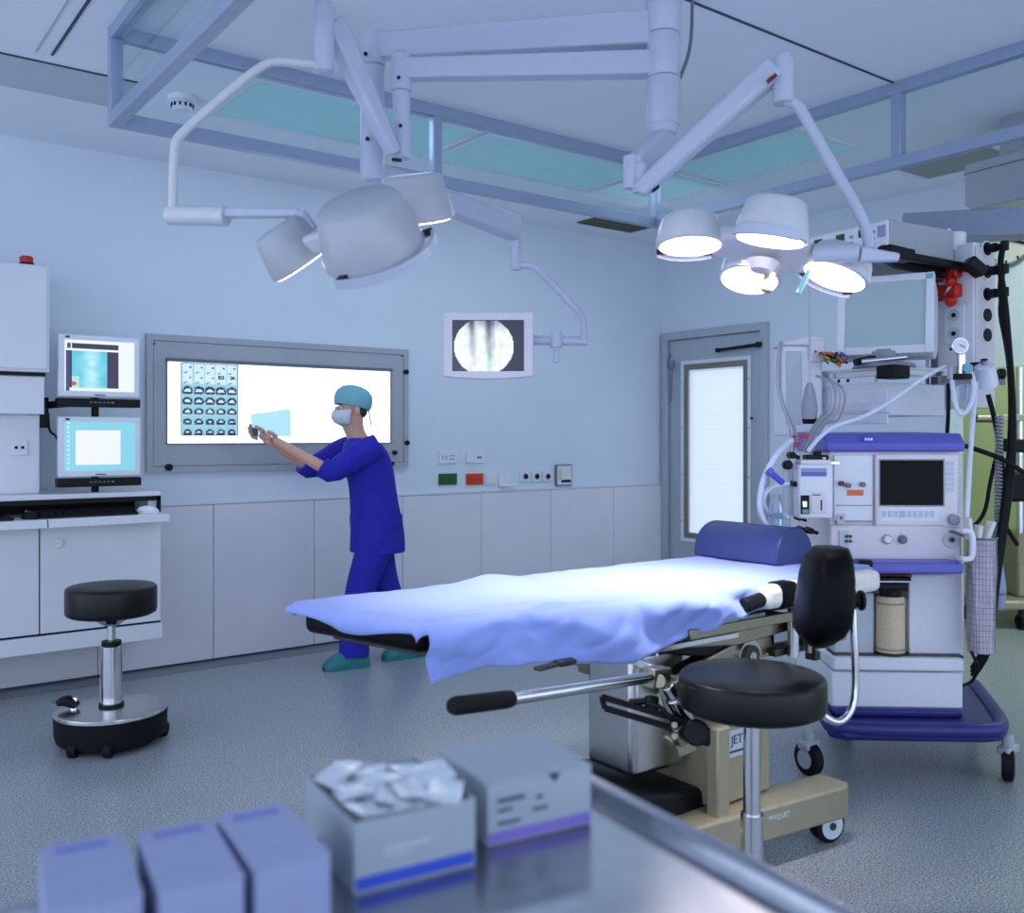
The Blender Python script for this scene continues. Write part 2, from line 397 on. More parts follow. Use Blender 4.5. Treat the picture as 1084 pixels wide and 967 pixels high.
obj('blind', sl, 'blind_glow', dr, world=True, kind='stuff', label='closed white slat blind lit from behind')
obj('backlight', MB().box(xl1-.01, xl1, wy0, wy1, wz0, wz1), 'door_back', dr, world=True)
a = PX(760, 371, XB-.05); b = PX(803, 365, XB-.05)
obj('door_closer', MB().beam(a, b, .03, .022).cyl(a-Vector((0, 0, .016)), a+Vector((0, 0, .016)), .022).cyl(b-Vector((0, 0, .02)), b+Vector((0, 0, .02)), .022), 'black', dr, world=True, bevel=.003)
p = PX(797, 443, xl0); obj('lock', MB().cyl(p, p-Vector((.012, 0, 0)), .022), 'chrome', dr, world=True)
obj('keyhole', MB().cyl(p-Vector((.012, 0, 0)), p-Vector((.014, 0, 0)), .011), 'black', dr, world=True)
p = PX(808, 458, xl0); obj('bolt', MB().cyl(p, p-Vector((.014, 0, 0)), .016), 'black', dr, world=True)
p = PX(711, 383, XB-.04); obj('hinge_cable', MB().tube([p+Vector((0, .0, .05)), p+Vector((-.01, .03, .03)), p+Vector((-.01, .035, -.05)), p+Vector((0, 0, -.07)), p+Vector((0, -.03, -.04)), p+Vector((0, -.02, .03)), p+Vector((0, 0, -.09)), p+Vector((0, .01, -.32))], .005, n=6), 'mid_grey', dr, world=True)
# ------------------------------------------------------------------ ceiling luminaires, vents, detector
def luminaire(name, x0, x1, y0, y1, label, m='teal'):
    t = thing(name, label, 'ceiling light', ((x0+x1)/2, (y0+y1)/2, ZC), group='ceiling luminaires')
    w_ = .025; f = MB()
    f.box(x0-w_, x0, y0-w_, y1+w_, ZC-.012, ZC+.0).box(x1, x1+w_, y0-w_, y1+w_, ZC-.012, ZC).box(x0, x1, y0-w_, y0, ZC-.012, ZC).box(x0, x1, y1, y1+w_, ZC-.012, ZC)
    obj('frame', f, 'white_paint', t, world=True)
    obj('diffuser', MB().box(x0, x1, y0, y1, ZC-.006, ZC-.001), m, t, world=True)
    area_light('luminaire_light', ((x0+x1)/2, (y0+y1)/2, ZC-.012), x1-x0, 8*(x1-x0)*(y1-y0), (.66, .82, 1.0), ((x0+x1)/2, (y0+y1)/2, 0), y1-y0)
luminaire('ceiling_luminaire', 1.56, 2.70, 3.86, 4.40, 'teal ceiling light panel parallel to the back wall, above the smoke detector side')
luminaire('ceiling_luminaire', 2.77, 3.86, 3.86, 4.40, 'teal ceiling light panel parallel to the back wall, next to the ceiling vent')
luminaire('ceiling_luminaire', 3.93, 4.44, 2.90, 3.72, 'teal ceiling light panel running toward the steel door')
luminaire('ceiling_luminaire', 3.93, 4.44, 3.80, 4.40, 'square teal ceiling light panel where the two rows meet')
v = thing('ceiling_vent', 'small dark ceiling grille above the wall corner', 'vent', (0, 0, 0))
a = PZ(654, 250, ZC)
pv = [PZ(656, 251, ZC), PZ(674, 246, ZC), PZ(690, 249, ZC)]
vx0, vx1 = pv[0].x, pv[0].x+.42; vy0, vy1 = pv[1].y-.02, pv[1].y+.36
vx0, vx1, vy0, vy1 = 4.42, 4.95, 4.72, 5.1
v.location = ((vx0+vx1)/2, (vy0+vy1)/2, ZC); TM[v.name] = Matrix.Translation(v.location)
obj('plate', MB().box(vx0, vx1, vy0, vy1, ZC-.008, ZC), 'vent', v, world=True)
for i in range(6):
    y = vy0+.03+i*(vy1-vy0-.06)/5
    obj('slat', MB().box(vx0+.02, vx1-.02, y-.012, y+.012, ZC-.016, ZC-.008), 'vent', v, world=True)
a = PZ(945, 192, ZC); b = PZ(1040, 178, ZC)
v = thing('ceiling_vent', 'wide olive ceiling grille beside the beam of the supply boom', 'vent', (5.08, 2.72, ZC))
obj('plate', MB().box(4.86, 5.30, 2.45, 2.98, ZC-.008, ZC), 'vent_light', v, world=True)
obj('rim', MB().box(4.84, 4.86, 2.43, 3.0, ZC-.014, ZC).box(5.3, 5.32, 2.43, 3.0, ZC-.014, ZC).box(4.86, 5.3, 2.43, 2.45, ZC-.014, ZC).box(4.86, 5.3, 2.98, 3.0, ZC-.014, ZC), 'white_paint', v, world=True)
p = PZ(193, 103, ZC)
t = thing('smoke_detector', 'round white smoke detector on the ceiling', 'smoke detector', p)
obj('base', MB().lathe([(.062, 0), (.062, -.02), (.05, -.03)], n=28), 'white_paint', t)
obj('head', MB().lathe([(.042, -.03), (.046, -.05), (.035, -.062), (.01, -.066)], n=28), 'white_paint', t)
for i in range(12):
    a = 2*PI*i/12; obj('slot', MB().box(-.004, .004, -.003, .003, -.049, -.034, Matrix.Rotation(a, 4, 'Z') @ Matrix.Translation((0, -.0465, 0))), 'black', t)
# ------------------------------------------------------------------ hanging glass apron around the clean-air field
CX0, CX1, CY0, CY1, CZ = .945, 3.78, .85, 3.70, 2.43
t = thing('glass_canopy', 'glass apron in aluminium rails hanging from the ceiling around the lamps', 'canopy', ((CX0+CX1)/2, (CY0+CY1)/2, ZC))
R_ = .045
def rail(name, *a): return obj(name, MB().box(*a), 'rail_alu', t, world=True, bevel=.003)
for y in (CY0, CY1):
    rail('bottom_rail', CX0-R_/2, CX1+R_/2, y-R_/2, y+R_/2, CZ, CZ+.05); rail('top_rail', CX0-R_/2, CX1+R_/2, y-R_/2, y+R_/2, ZC-.05, ZC)
for x in (CX0, CX1):
    rail('bottom_rail', x-R_/2, x+R_/2, CY0+R_/2, CY1-R_/2, CZ, CZ+.05); rail('top_rail', x-R_/2, x+R_/2, CY0+R_/2, CY1-R_/2, ZC-.05, ZC)
xm = PY(461, 150, CY1).x; ym = PX(951, 120, CX1).y
posts = [(CX0, CY0), (CX1, CY0), (CX0, CY1), (CX1, CY1), (xm, CY1), (CX1, ym), (xm, CY0), (CX1, 1.0+ym-CY1+.4)]
for x, y in posts[:7]: rail('post', x-R_/2, x+R_/2, y-R_/2, y+R_/2, CZ+.05, ZC-.05)
for a in ((CX0+.023, xm-.023, CY1-.004, CY1+.004), (xm+.023, CX1-.023, CY1-.004, CY1+.004), (CX0-.004, CX0+.004, CY0+.023, CY1-.023), (CX1-.004, CX1+.004, ym+.023, CY1-.023), (CX1-.004, CX1+.004, CY0+.023, ym-.023), (CX0+.023, xm-.023, CY0-.004, CY0+.004), (xm+.023, CX1-.023, CY0-.004, CY0+.004)):
    obj('glass_pane', MB().box(*a, CZ+.05, ZC-.05), 'glass', t, world=True)

# light in the next room
t = thing('ceiling_luminaire', 'ceiling light panel of the greenish next room', 'ceiling light', (6.5, 2.2, ZC+.5), group='ceiling luminaires')
obj('frame', MB().box(6.0, 6.8, 1.9, 2.5, ZC+.48, ZC+.5), 'white_paint', t, world=True)
area_light('next_room_light', (6.4, 2.2, ZC+.47), .8, 36, (.90, 1.0, .84), (6.4, 2.2, 0), .6)
# ================================================================== things on the back wall
def onA(u0, u1, v0, v1, y=YA):
    um, vm = (u0+u1)/2, (v0+v1)/2
    return PY(u0, vm, y).x, PY(u1, vm, y).x, PY(um, v1, y).z, PY(um, v0, y).z
# ------------------------------------------------------------------ backlit film viewer
yf = YA-.02
fx0, fz1 = PY(155, 353, yf).x, PY(155, 353, yf).z; fx1, fz0 = PY(432, 495, yf).x, PY(432, 495, yf).z
lx0, lz1 = PY(177, 382, yf).x, PY(177, 382, yf).z; lx1, lz0 = PY(413, 468.5, yf).x, PY(413, 468.5, yf).z
t = thing('film_viewer', 'large backlit film viewer in a grey frame set into the back wall', 'light box', ((fx0+fx1)/2, YA, fz0))
def ring(x0, x1, z0, z1, a, b, c, d, y0, y1):
    return MB().box(x0, a, y0, y1, z0, z1).box(b, x1, y0, y1, z0, z1).box(a, b, y0, y1, z0, c).box(a, b, y0, y1, d, z1)
obj('outer_trim', ring(fx0, fx1, fz0, fz1, fx0+.035, fx1-.035, fz0+.035, fz1-.035, yf-.006, YA), 'lamp_grey', t, world=True)
obj('front_plate', ring(fx0+.038, fx1-.038, fz0+.038, fz1-.038, lx0, lx1, lz0, lz1, yf-.002, YA), 'lamp_grey', t, world=True)
obj('gasket', ring(fx0+.03, fx1-.03, fz0+.03, fz1-.03, lx0-.02, lx1+.02, lz0-.02, lz1+.02, yf+.004, yf+.006), 'dark_seam', t, world=True)
obj('clip_rail', MB().box(lx0-.01, lx1+.01, yf-.016, yf, lz1-.004, lz1+.016), 'mid_grey', t, world=True, bevel=.003)
obj('lower_lip', MB().box(lx0-.008, lx1+.008, yf-.01, yf, lz0-.006, lz0), 'mid_grey', t, world=True)
for a in (lx0-.006, lx1): obj('side_lip', MB().box(a, a+.006, yf-.008, yf, lz0, lz1), 'mid_grey', t, world=True)
obj('lit_panel', MB().box(lx0, lx1, yf+.002, yf+.008, lz0, lz1), 'lightbox_glow', t, world=True, label='glowing white panel')
for u, v, r in ((178, 495, .02), (429, 394, .016), (430, 469, .016), (417, 479.5, .015), (414, 491, .014), (163, 364, .006), (425, 377, .006)):
    p = PY(u, v, yf); obj('knob', MB().cyl(p, p-Vector((0, .022 if r > .01 else .006, 0)), r, n=16), 'black', t, world=True)
# film with the grid of scan slices
x0, z1 = PY(191, 386, yf).x, lz1-.006; x1, z0 = PY(252, 462, yf).x, PY(222, 461.5, yf).z
def film_fn(s, q):
    if s < .02 or s > .98 or q < .012 or q > .985: return (70, 84, 120)
    c = (s-.02)/.96*5; r = (q-.012)/.973*7; i, j = int(c), int(r); a, b = c-i, r-j
    if a < .05 or a > .96: return (150, 205, 225)
    if i == 5 or j == 7: return (150, 205, 225)
    if j < 2:
        if (a-.75)**2+(b-.35)**2*2 < .012: return (20, 30, 50)
        if abs(b-.85+.3*(a-.4)) < .05 and .15 < a < .5: return (60, 100, 120)
        if j == 1 and i >= 3 and .25 < a < .75 and .1 < b < .45 and noise.noise((c*5, r*5, 0)) > -.15: return (20, 30, 50)
        return (206, 238, 248)
    if b > .9: return (24, 38, 60) if .1 < a < .85 else (160, 210, 228)
    k = (j-2)/4
    y = .78-b; x = a-.5
    rad = x*x*(1.1+k) + (y*(1.05+.5*k))**2
    n_ = noise.noise((c*4.3, r*4.3, 3))
    if b < .2 and n_ < .1: return (160, 212, 230)
    if rad < .11-.06*k and y > -.02: return (214, 240, 250)
    if rad < .36-.1*k: return (18, 40, 70) if n_ < .3 else (110, 165, 190)
    return (150, 205, 225)
o = picture('scan_film', (x0, yf-.004, z1), (x1-x0, 0, 0), (0, 0, z0-z1), 70, 98, film_fn, 'film_lit')
tagit(o, 'dark scan film with a grid of slices on the glowing film viewer', 'x-ray film')
# ------------------------------------------------------------------ sockets, switches, gas outlets
def plate(name, u0, u1, v0, v1, label, cat, m='white_paint', th=.012, group=None, y=YA):
    x0, x1, z0, z1 = onA(u0, u1, v0, v1, y)
    t = thing(name, label, cat, ((x0+x1)/2, y, z0), group=group)
    obj('cover_plate', MB().box(x0, x1, y-th, y, z0, z1), m, t, world=True, bevel=.003)
    return t, x0, x1, z0, z1, y-th
def dot(t, name, x, z, y, r, m, dy=.003, n=14): return obj(name, MB().cyl((x, y, z), (x, y-dy, z), r, n=n), m, t, world=True)
t, x0, x1, z0, z1, y = plate('wall_socket', 464, 482.6, 478, 491, 'white double wall socket above the green plate', 'socket', group='white wall sockets')
for k in (.2, .4): obj('insert', MB().box(x0+(x1-x0)*k-.008, x0+(x1-x0)*k+.008, y-.003, y, (z0+z1)/2-.014, (z0+z1)/2+.014), 'ceil_grey', t, world=True)
for dx in (.66, .82):
    for dz in (-.012, .012): dot(t, 'pin_hole', x0+(x1-x0)*dx, (z0+z1)/2+dz, y, .005, 'dark_seam')
t, x0, x1, z0, z1, y = plate('wall_socket', 493, 511, 478.5, 490.5, 'white wall socket above the red plate', 'socket', group='white wall sockets')
for dx in (.66, .8): dot(t, 'pin_hole', x0+(x1-x0)*dx, (z0+z1)/2, y, .007, 'black')
for u0, u1, m, c in ((464, 483, 'green_plate', 'green'), (493, 511, 'red_plate', 'red')):
    t, x0, x1, z0, z1, y = plate('signal_socket', u0, u1, 501.5, 513.5, c+' rectangular socket plate on the back wall', 'socket', m, group='coloured socket plates')
    for k in (.28, .68):
        obj('insert', MB().box(x0+(x1-x0)*k-.02, x0+(x1-x0)*k+.02, y-.004, y, z0+.012, z1-.012), m, t, world=True, bevel=.002)
        for dx in (-.008, .008): dot(t, 'pin_hole', x0+(x1-x0)*k+dx, (z0+z1)/2, y-.004, .003, 'black')
t, x0, x1, z0, z1, y = plate('wall_switch', 513.6, 525.5, 501.5, 513.6, 'white square wall switch beside the red plate', 'switch')
obj('rocker', MB().box(x0+.01, x1-.01, y-.005, y, z0+.01, z1-.01), 'white_paint', t, world=True, bevel=.002)
t, x0, x1, z0, z1, y = plate('wall_switch', 527, 540, 501, 514.5, 'white wall switch with a jutting lower flap', 'switch')
obj('flap', MB().beam((x0+.008, y, z0+.004), (x1+.03, y-.03, z0+.008), .02, .02), 'white_paint', t, world=True, bevel=.003)
for u, lab in ((555, 'round black gas outlet beside the white switches'), (567, 'middle one of three round black gas outlets on the wall'), (578.7, 'round black gas outlet beside the grey dispenser box')):
    t, x0, x1, z0, z1, y = plate('gas_outlet', u-5, u+5, 499, 510, lab, 'gas outlet', th=.015, group='gas outlets on the back wall')
    xm_, zm_ = (x0+x1)/2, (z0+z1)/2
    dot(t, 'collar', xm_, zm_, y, .021, 'mid_grey', .006, 20); dot(t, 'port', xm_, zm_, y-.006, .0165, 'black', .002, 20)
t, x0, x1, z0, z1, y = plate('wall_panel_box', 587, 604, 492, 514.5, 'grey framed control box with a black slot on the back wall', 'control box', 'mid_grey', th=.02)
obj('face', MB().box(x0+.01, x1-.01, y-.004, y, z0+.01, z1-.01), 'cabinet', t, world=True)
obj('slot', MB().box(x0+.045, x1-.02, y-.006, y-.004, z0+.025, z0+.045), 'black', t, world=True)
obj('sticker', MB().box(x0+.02, x0+.045, y-.006, y-.004, z0+.05, z0+.12), 'green_wall', t, world=True)
# ------------------------------------------------------------------ wall cabinet, workstation
xr = .955
t = thing('wall_cabinet', 'white wall cabinet in three steps beside the two monitors', 'cabinet', (.2, 5.1, 1.0))
obj('upper_body', MB().box(-.9, .968, 4.967, YA, 1.585, 2.095), 'cabinet', t, world=True, bevel=.004)
obj('shadow_gap', MB().box(-.9, .955, 4.99, YA-.02, 1.568, 1.585), 'black', t, world=True)
obj('middle_body', MB().box(-.9, .952, 5.0, YA-.02, 1.385, 1.568), 'cabinet', t, world=True, bevel=.004)
obj('lower_body', MB().box(-.9, .95, 5.10, YA-.02, 1.0, 1.385), 'cabinet', t, world=True, bevel=.004)
obj('upper_door', MB().box(-.1, .955, 4.957, 4.967, 1.60, 2.085), 'cabinet', t, world=True, bevel=.003)
t, x0, x1, z0, z1, y = plate('wall_socket', 11, 29, 466, 482, 'white square socket on the lower part of the wall cabinet', 'socket', y=5.10, group='white wall sockets')
for dx in (-.014, .014): dot(t, 'pin_hole', (x0+x1)/2+dx, (z0+z1)/2, y, .008, 'black')
obj('rim', MB().box(x0+.012, x1-.012, y-.002, y, z0+.012, z1-.012), 'cabinet', t, world=True)
p = PY(28, 283, 5.02); p.z = 2.095
t = thing('signal_lamp', 'small red signal lamp on top of the wall cabinet', 'signal lamp', p)
obj('base', MB().lathe([(.034, 0), (.034, .012), (.03, .014)], n=20), 'black', t)
obj('lens', MB().lathe([(.03, .014), (.03, .04), (.022, .046)], n=20), 'red', t)
t = thing('desk_unit', 'white wall-hung workstation cupboard under the monitors', 'desk', (.6, 5.1, .24))
DX = 1.492
obj('worktop', MB().box(-.9, DX, 4.97, YA-.02, .975, 1.0), 'cabinet', t, world=True, bevel=.003)
obj('niche_back', MB().box(-.9, DX-.02, 5.25, YA-.02, .85, .975), 'black_matte', t, world=True)
obj('niche_edge', MB().box(-.9, DX, 4.972, 4.985, .952, .975).box(DX-.02, DX, 4.972, 4.985, .86, .975), 'black', t, world=True)
obj('side_panel', MB().box(DX-.055, DX-.02, 5.0, 5.25, .85, .953), 'cabinet', t, world=True)
obj('body', MB().box(-.9, DX, 5.0, YA-.02, .25, .85), 'cabinet', t, world=True)
xs_ = PY(42, 620, 4.975).x
for a, b in ((-.9, xs_-.003), (xs_+.003, DX)):
    dd_ = obj('door', MB().box(a, b, 4.975, 5.0, .335, .85), 'cabinet', t, world=True, bevel=.002)
obj('door_knob', MB().cyl(PY(61, 575, 4.975), PY(61, 575, 4.975)-Vector((0, .02, 0)), .024, n=20), 'pad_white', dd_, world=True, bevel=.004)
obj('door_gap', MB().box(xs_-.003, xs_+.003, 4.982, 4.99, .335, .85).box(-.9, DX, 4.98, 5.0, .325, .335), 'black', t, world=True)
obj('lower_rail', MB().box(-.9, DX+.005, 4.96, 5.0, .245, .325), 'cabinet', t, world=True, bevel=.003)
xt = PY(51, 556, 4.8).x
for a, b in ((-.9, xt-.003), (xt+.003, 1.484)):
    obj('keyboard_tray', MB().box(a, b, 4.80, 5.24, .853, .893), 'cabinet', t, world=True, bevel=.004)
# keyboards, mice
def keyboard(x0, x1, y0, y1, z, label):
    t = thing('keyboard', label, 'keyboard', ((x0+x1)/2, (y0+y1)/2, z), group='keyboards')
    obj('case', MB().prism([(y0, z), (y1, z), (y1, z+.028), (y0, z+.012)], x0, x1, axis='x'), 'black', t, world=True, bevel=.003)
    km = None
    for r in range(5):
        for c in range(14):
            xx = x0+.012+c*(x1-x0-.024)/13.6; yy = y0+.015+r*(y1-y0-.03)/4.6
            zz_ = z+.012+(yy-y0)/(y1-y0)*.016
            obj('key', MB().box(xx, xx+(x1-x0)/18, yy, yy+.017, zz_, zz_+.008), 'rubber', t, world=True, smooth=False)
zt = .893
a = PZ(46, 551, zt); b = PZ(143, 544, zt)
keyboard(a.x, b.x, 4.86, 5.0, zt, 'black keyboard on the sliding tray under the lower monitor')
def mouse(p, label, m='black', rz=.3):
    t = thing('computer_mouse', label, 'mouse', p, rz, group='computer mice')
    mb = MB(); rings = []
    for i in range(9):
        yy = -.055+.11*i/8; s_ = math.sqrt(max(.02, 1-(yy/.057)**2)); rings.append([Vector((.031*s_*math.cos(PI*k/8), yy, .004+.034*s_*math.sin(PI*k/8))) for k in range(9)]+[Vector((-.03*s_, yy, 0)), Vector((.03*s_, yy, 0))])
    obj('shell', mb.loft(rings), m, t); obj('wheel', MB().cyl((-.004, .03, .032), (.004, .03, .032), .008, n=12), 'mid_grey', t)
mouse((PZ(35, 551, zt).x, 4.90, zt), 'black mouse beside the keyboard on the tray')
mouse((PZ(160, 544, zt).x-.005, 4.92, zt), 'pale mouse at the end of the tray by the niche wall', 'white_paint', 1.2)
t = single('mouse_pad', MB().box(PZ(0, 553, zt).x-.1, PZ(16, 552, zt).x, 4.84, 5.02, zt, zt+.014), 'black', 'black slab keypad at the cabinet end of the tray', 'keypad', bevel=.003)
# the two flat monitors
def monitor(name, u0, u1, v0, v1, y, label, fn, bar):
    x0, x1 = PY(u0, v1, y).x, PY(u1, v1, y).x; z1 = PY(u0, v0, y).z; z0 = PY(u0, v1, y).z
    t = thing(name, label, 'monitor', ((x0+x1)/2, y, z0-.045), group='monitors above the workstation')
    obj('housing', MB().box(x0, x1, y, y+.04, z0, z1).box(x0+.06, x1-.06, y+.04, y+.075, z0+.04, z1-.05), 'white_paint', t, world=True, bevel=.006)
    b = .03
    s_ = picture('screen', (x0+b*.9, y-.001, z1-b*.9), (x1-x0-b*1.8, 0, 0), (0, 0, -(z1-z0-b*1.9)), 60, 48, fn, 'screen', t, world=True)
    obj('maker_plate', MB().box((x0+x1)/2-.025, (x0+x1)/2+.025, y-.001, y, z0+.008, z0+.015), 'mid_grey', t, world=True)
    obj('logo', MB().box(x0+.03, x0+.05, y-.001, y, z1-.018, z1-.008), 'ink', t, world=True)
    cb = obj('control_bar', MB().box(x0-.005, x1, y-.012, y+.06, z0-.048, z0-.006), 'black', t, world=True, bevel=.003)
    for k in range(6): obj('button', MB().box(x0+.14+k*.02, x0+.151+k*.02, y-.0145, y-.012, z0-.028, z0-.022), 'mid_grey' if k < 5 else 'orange', cb, world=True)
    return t, x0, x1, z0, z1
def scr_top(s, q):
    if s > .76: return (236, 246, 255)
    if q < .06: return (244, 248, 255)
    if q < .16: return (46, 38, 66) if s > .1 else ((244, 248, 255) if not (.03 < s < .08) else (50, 60, 110))
    if q < .2: return (244, 248, 255)
    if s < .07: return (60, 60, 110) if .02 < s else (230, 244, 255)
    if q > .94: return (236, 246, 255)
    if s < .1 or s > .6: return (46, 38, 66)
    if s < .2 and q > .7: return (170, 235, 220) if (s-.12)**2+(q-.85)**2 > .002 else (230, 60, 60)
    m_ = math.exp(-((s-.37)/.12)**2); n_ = noise.noise((s*8, q*10, 1))
    k = min(1, .25+.6*m_+.2*n_)
    return (int(60+140*k), int(185+60*k), int(215+35*k))
def scr_low(s, q):
    if .15 < s < .78 and .17 < q < .87: return (238, 244, 255)
    if .03 < s < .07 and int(q*22) % 2 == 0: return (190, 235, 250)
    return (132, 208, 232)
t1, mx0, mx1, mz0, mz1 = monitor('flat_monitor', 62, 148, 353, 420, 4.98, 'flat monitor showing a cyan x-ray picture, above its twin', scr_top, 0)
monitor('flat_monitor', 62, 149, 441, 506, 4.98, 'flat monitor with a blank white window on pale blue, below its twin', scr_low, 0)
t = thing('swivel_mount', 'black swivel mount holding the two flat monitors', 'monitor mount', (1.0, 5.2, 1.3))
za = mz0-.03
obj('clamp', MB().box(.952, .995, 5.12, 5.19, za-.12, za+.03), 'black', t, world=True, bevel=.004)
obj('arm', MB().beam((.975, 5.15, za-.01), (1.07, 5.06, za), .03, .035).beam((1.07, 5.06, za), (1.2, 5.07, za), .03, .035), 'black', t, world=True, bevel=.004)
obj('post', MB().cyl((1.2, 5.08, .98+.02), (1.2, 5.08, mz1-.08), .018), 'black', t, world=True)
obj('bracket', MB().box(1.16, 1.24, 5.055, 5.07, 1.1, 1.16).box(1.16, 1.24, 5.055, 5.07, mz0+.1, mz0+.16), 'black', t, world=True)
obj('cable', MB().tube([(1.0, 5.16, za-.05), (.99, 5.1, za-.14), (1.03, 5.1, za-.16), (1.08, 5.2, za-.3)], .006, n=6), 'black', t, world=True)
# ================================================================== ceiling column with the two surgical lamps and the monitor
Z = Vector((0, 0, 1))
DC = 2.9
cp = PD(702, HY, DC); cp.z = 0
zc = lambda v, d=DC: EYE-(v-HY)*d/FPX
t = thing('ceiling_column', 'white ceiling column carrying the lamp and monitor arms', 'ceiling column', (cp.x, cp.y, ZC))
mbq = [(.12, ZC), (.12, ZC-.03), (.056, ZC-.06), (.056, zc(38)+.002)]
obj('flange', MB().lathe([(.13, ZC-.04), (.13, ZC)], Matrix.Translation(cp), 36), 'arm_paint', t, world=True, bevel=.006)
for a, b, r in ((ZC-.04, zc(38)+.003, .053), (zc(38), zc(84)+.003, .052), (zc(84), zc(134), .0525)):
    obj('collar_section', MB().lathe([(r-.002, b), (r, b+.003), (r, a-.003), (r-.002, a)], Matrix.Translation(cp), 36), 'arm_paint', t, world=True)
obj('end_cap', MB().lathe([(.02, zc(134)-.028), (.04, zc(134)-.024), (.048, zc(134)-.006), (.049, zc(134))], Matrix.Translation(cp), 36), 'arm_paint', t, world=True)
obj('core', MB().cyl(cp+Z*zc(120), cp+Z*(ZC-.05), .05), 'mid_grey', t, world=True)
p0 = PD(733, 4, 2.95)
obj('cable', MB().tube([Vector((p0.x, p0.y, ZC)), PD(733, 30, 2.95), PD(729, 60, 2.93), PD(720, 82, 2.9)], .006, n=6), 'mid_grey', t, world=True)
def sleeve(mb, p, v0, v1, r, n=24): 
    a = Vector((p.x, p.y, zc(v0, dep(p)))); b = Vector((p.x, p.y, zc(v1, dep(p)))); return mb.cyl(b, a, r, n=n)
# ------------------------------------------------------------------ pods
def head_frame(C, ex, ey): return frameM(C, ex, ey)
def lamp_head(t, M, spec, lens_m, shell='lamp_white'):
    """local x,y in the plane of the head, local -z is where the light goes (M is a world matrix)"""
    for (x, y, r, h, fz) in spec:
        c = Vector((x, y, 0)); ax = (Vector((0, 0, -fz))-c).normalized()       # pods toe in to the focus
        q = (-ax).to_track_quat('Z', 'Y').to_matrix().to_4x4(); P = M @ Matrix.Translation(c) @ q
        pod = obj('pod', MB().lathe([(r*.93, -.004), (r, 0), (r*1.0, .012), (r*.93, .045), (r*.80, h*.92), (r*.70, h), (.0005, h)], P, 40), shell, t, world=True, angle=50)
        obj('lens', MB().lathe([(.0005, -.0065), (r*.88, -.0065), (r*.90, -.003)], P, 40), lens_m, pod, world=True, label='glowing lens')
        ang = math.atan2(y, x)
        hb = 1.25 if r > .11 else .8                                       # grip bow round the outside of the pod
        sec = [[P @ Vector(((rr)*math.cos(a0), (rr)*math.sin(a0), zz2)) for rr, zz2 in ((r*1.12, -.014), (r*1.2, -.012), (r*1.2, .012), (r*1.12, .010))] for a0 in [ang-hb+2*hb*k/20 for k in range(21)]]
        obj('grip_bow', MB().loft(sec), 'arm_paint', pod, world=True, angle=50)
        for s_ in (-1, 1):
            a0 = ang+s_*(hb-.08)
            obj('grip_mount', MB().beam(P @ Vector((r*.96*math.cos(a0), r*.96*math.sin(a0), .004)), P @ Vector((r*1.16*math.cos(a0), r*1.16*math.sin(a0), .004)), .022, .016), 'black', pod, world=True)
def lamp_light(name, C, tgt, power, r=.2):
    o = area_light(name, C, r, power, (1, .94, .95), tgt, shape='DISK'); o.data.spread = math.radians(70); return o
# ------------------------------------------------------------------ lamp over the head end
e_r = .215
C2 = PD(808, 276, 2.6)
ro = math.radians(12); ti = math.radians(7)
ex = RT*math.cos(ro) - Z*math.sin(ro); ey = (FW*math.cos(ti) - Z*math.sin(ti)); ey = (ey-ex*ey.dot(ex)).normalized()
M2 = frameM(C2, ex, ey)
L2 = thing('surgical_lamp', 'lit surgical lamp of four round pods above the pillow end of the table', 'surgical lamp', (C2.x, C2.y, C2.z), group='surgical lamps on the ceiling column')
lamp_head(L2, M2, [(-.205, .0, .093, .08, 1.0), (.2, .0, .093, .075, 1.0), (.01, .175, .09, .08, 1.0), (-.03, -.165, .095, .10, 1.0)], 'lens_glow')
body = MB().prism([(-.15, .075), (-.09, .085), (-.07, .13), (.07, .13), (.09, .085), (.15, .075), (.15, -.06), (.08, -.09), (.05, -.13), (-.09, -.13), (-.1, -.09), (-.15, -.06)], .012, .05, M2)
obj('body', body, 'lamp_white', L2, world=True, bevel=.012, seg=3)
obj('centre_hub', MB().lathe([(.075, .04), (.07, .06), (.04, .068)], M2 @ Matrix.Translation((0, 0, 0)), 32).lathe([(.03, -.03), (.045, -.004)], M2, 24), 'lamp_white', L2, world=True)
obj('centre_handle', MB().lathe([(.012, -.075), (.016, -.07), (.014, -.03), (.02, -.012)], M2 @ Matrix.Translation((.03, .03, 0)), 16), 'base_tan', L2, world=True)
obj('sterile_clip', MB().beam(M2 @ Vector((.115, .02, -.065)), M2 @ Vector((.13, .0, .0)), .028, .012), 'cap', L2, world=True, bevel=.003, label='pale teal clip')
# its arms
j0 = PD(672, 180, 2.78); 
s0 = Vector((cp.x, cp.y, zc(146))); 
obj('column_arm', MB().beam(s0+(s0-j0).normalized()*.02, j0+Z*.012, .062, .07, w2=.05, h2=.055), 'arm_paint', L2, world=True, bevel=.012, seg=3)
e0 = PD(679, 190, 2.78)
obj('swivel', MB().cyl(e0-Z*.04, e0+Z*.045, .026).cyl(PD(668, 165, 2.78), PD(668, 200, 2.78), .022), 'arm_paint', L2, world=True, bevel=.004)
a = PD(676, 203, 2.77); b = PD(823, 70, 2.6)
obj('spring_arm', MB().beam(a, b, .05, .05, w2=.062, h2=.072), 'arm_paint', L2, world=True, bevel=.016, seg=3)
obj('arm_stop', MB().beam(PD(690, 202, 2.755), PD(697, 197, 2.755), .02, .012), 'black', L2, world=True)
obj('arm_slot', MB().beam(PD(813, 86, 2.56), PD(821, 80, 2.56), .02, .01), 'dark_red', L2, world=True)
k = PD(829, 60, 2.6); kb = PD(829, 110, 2.6)
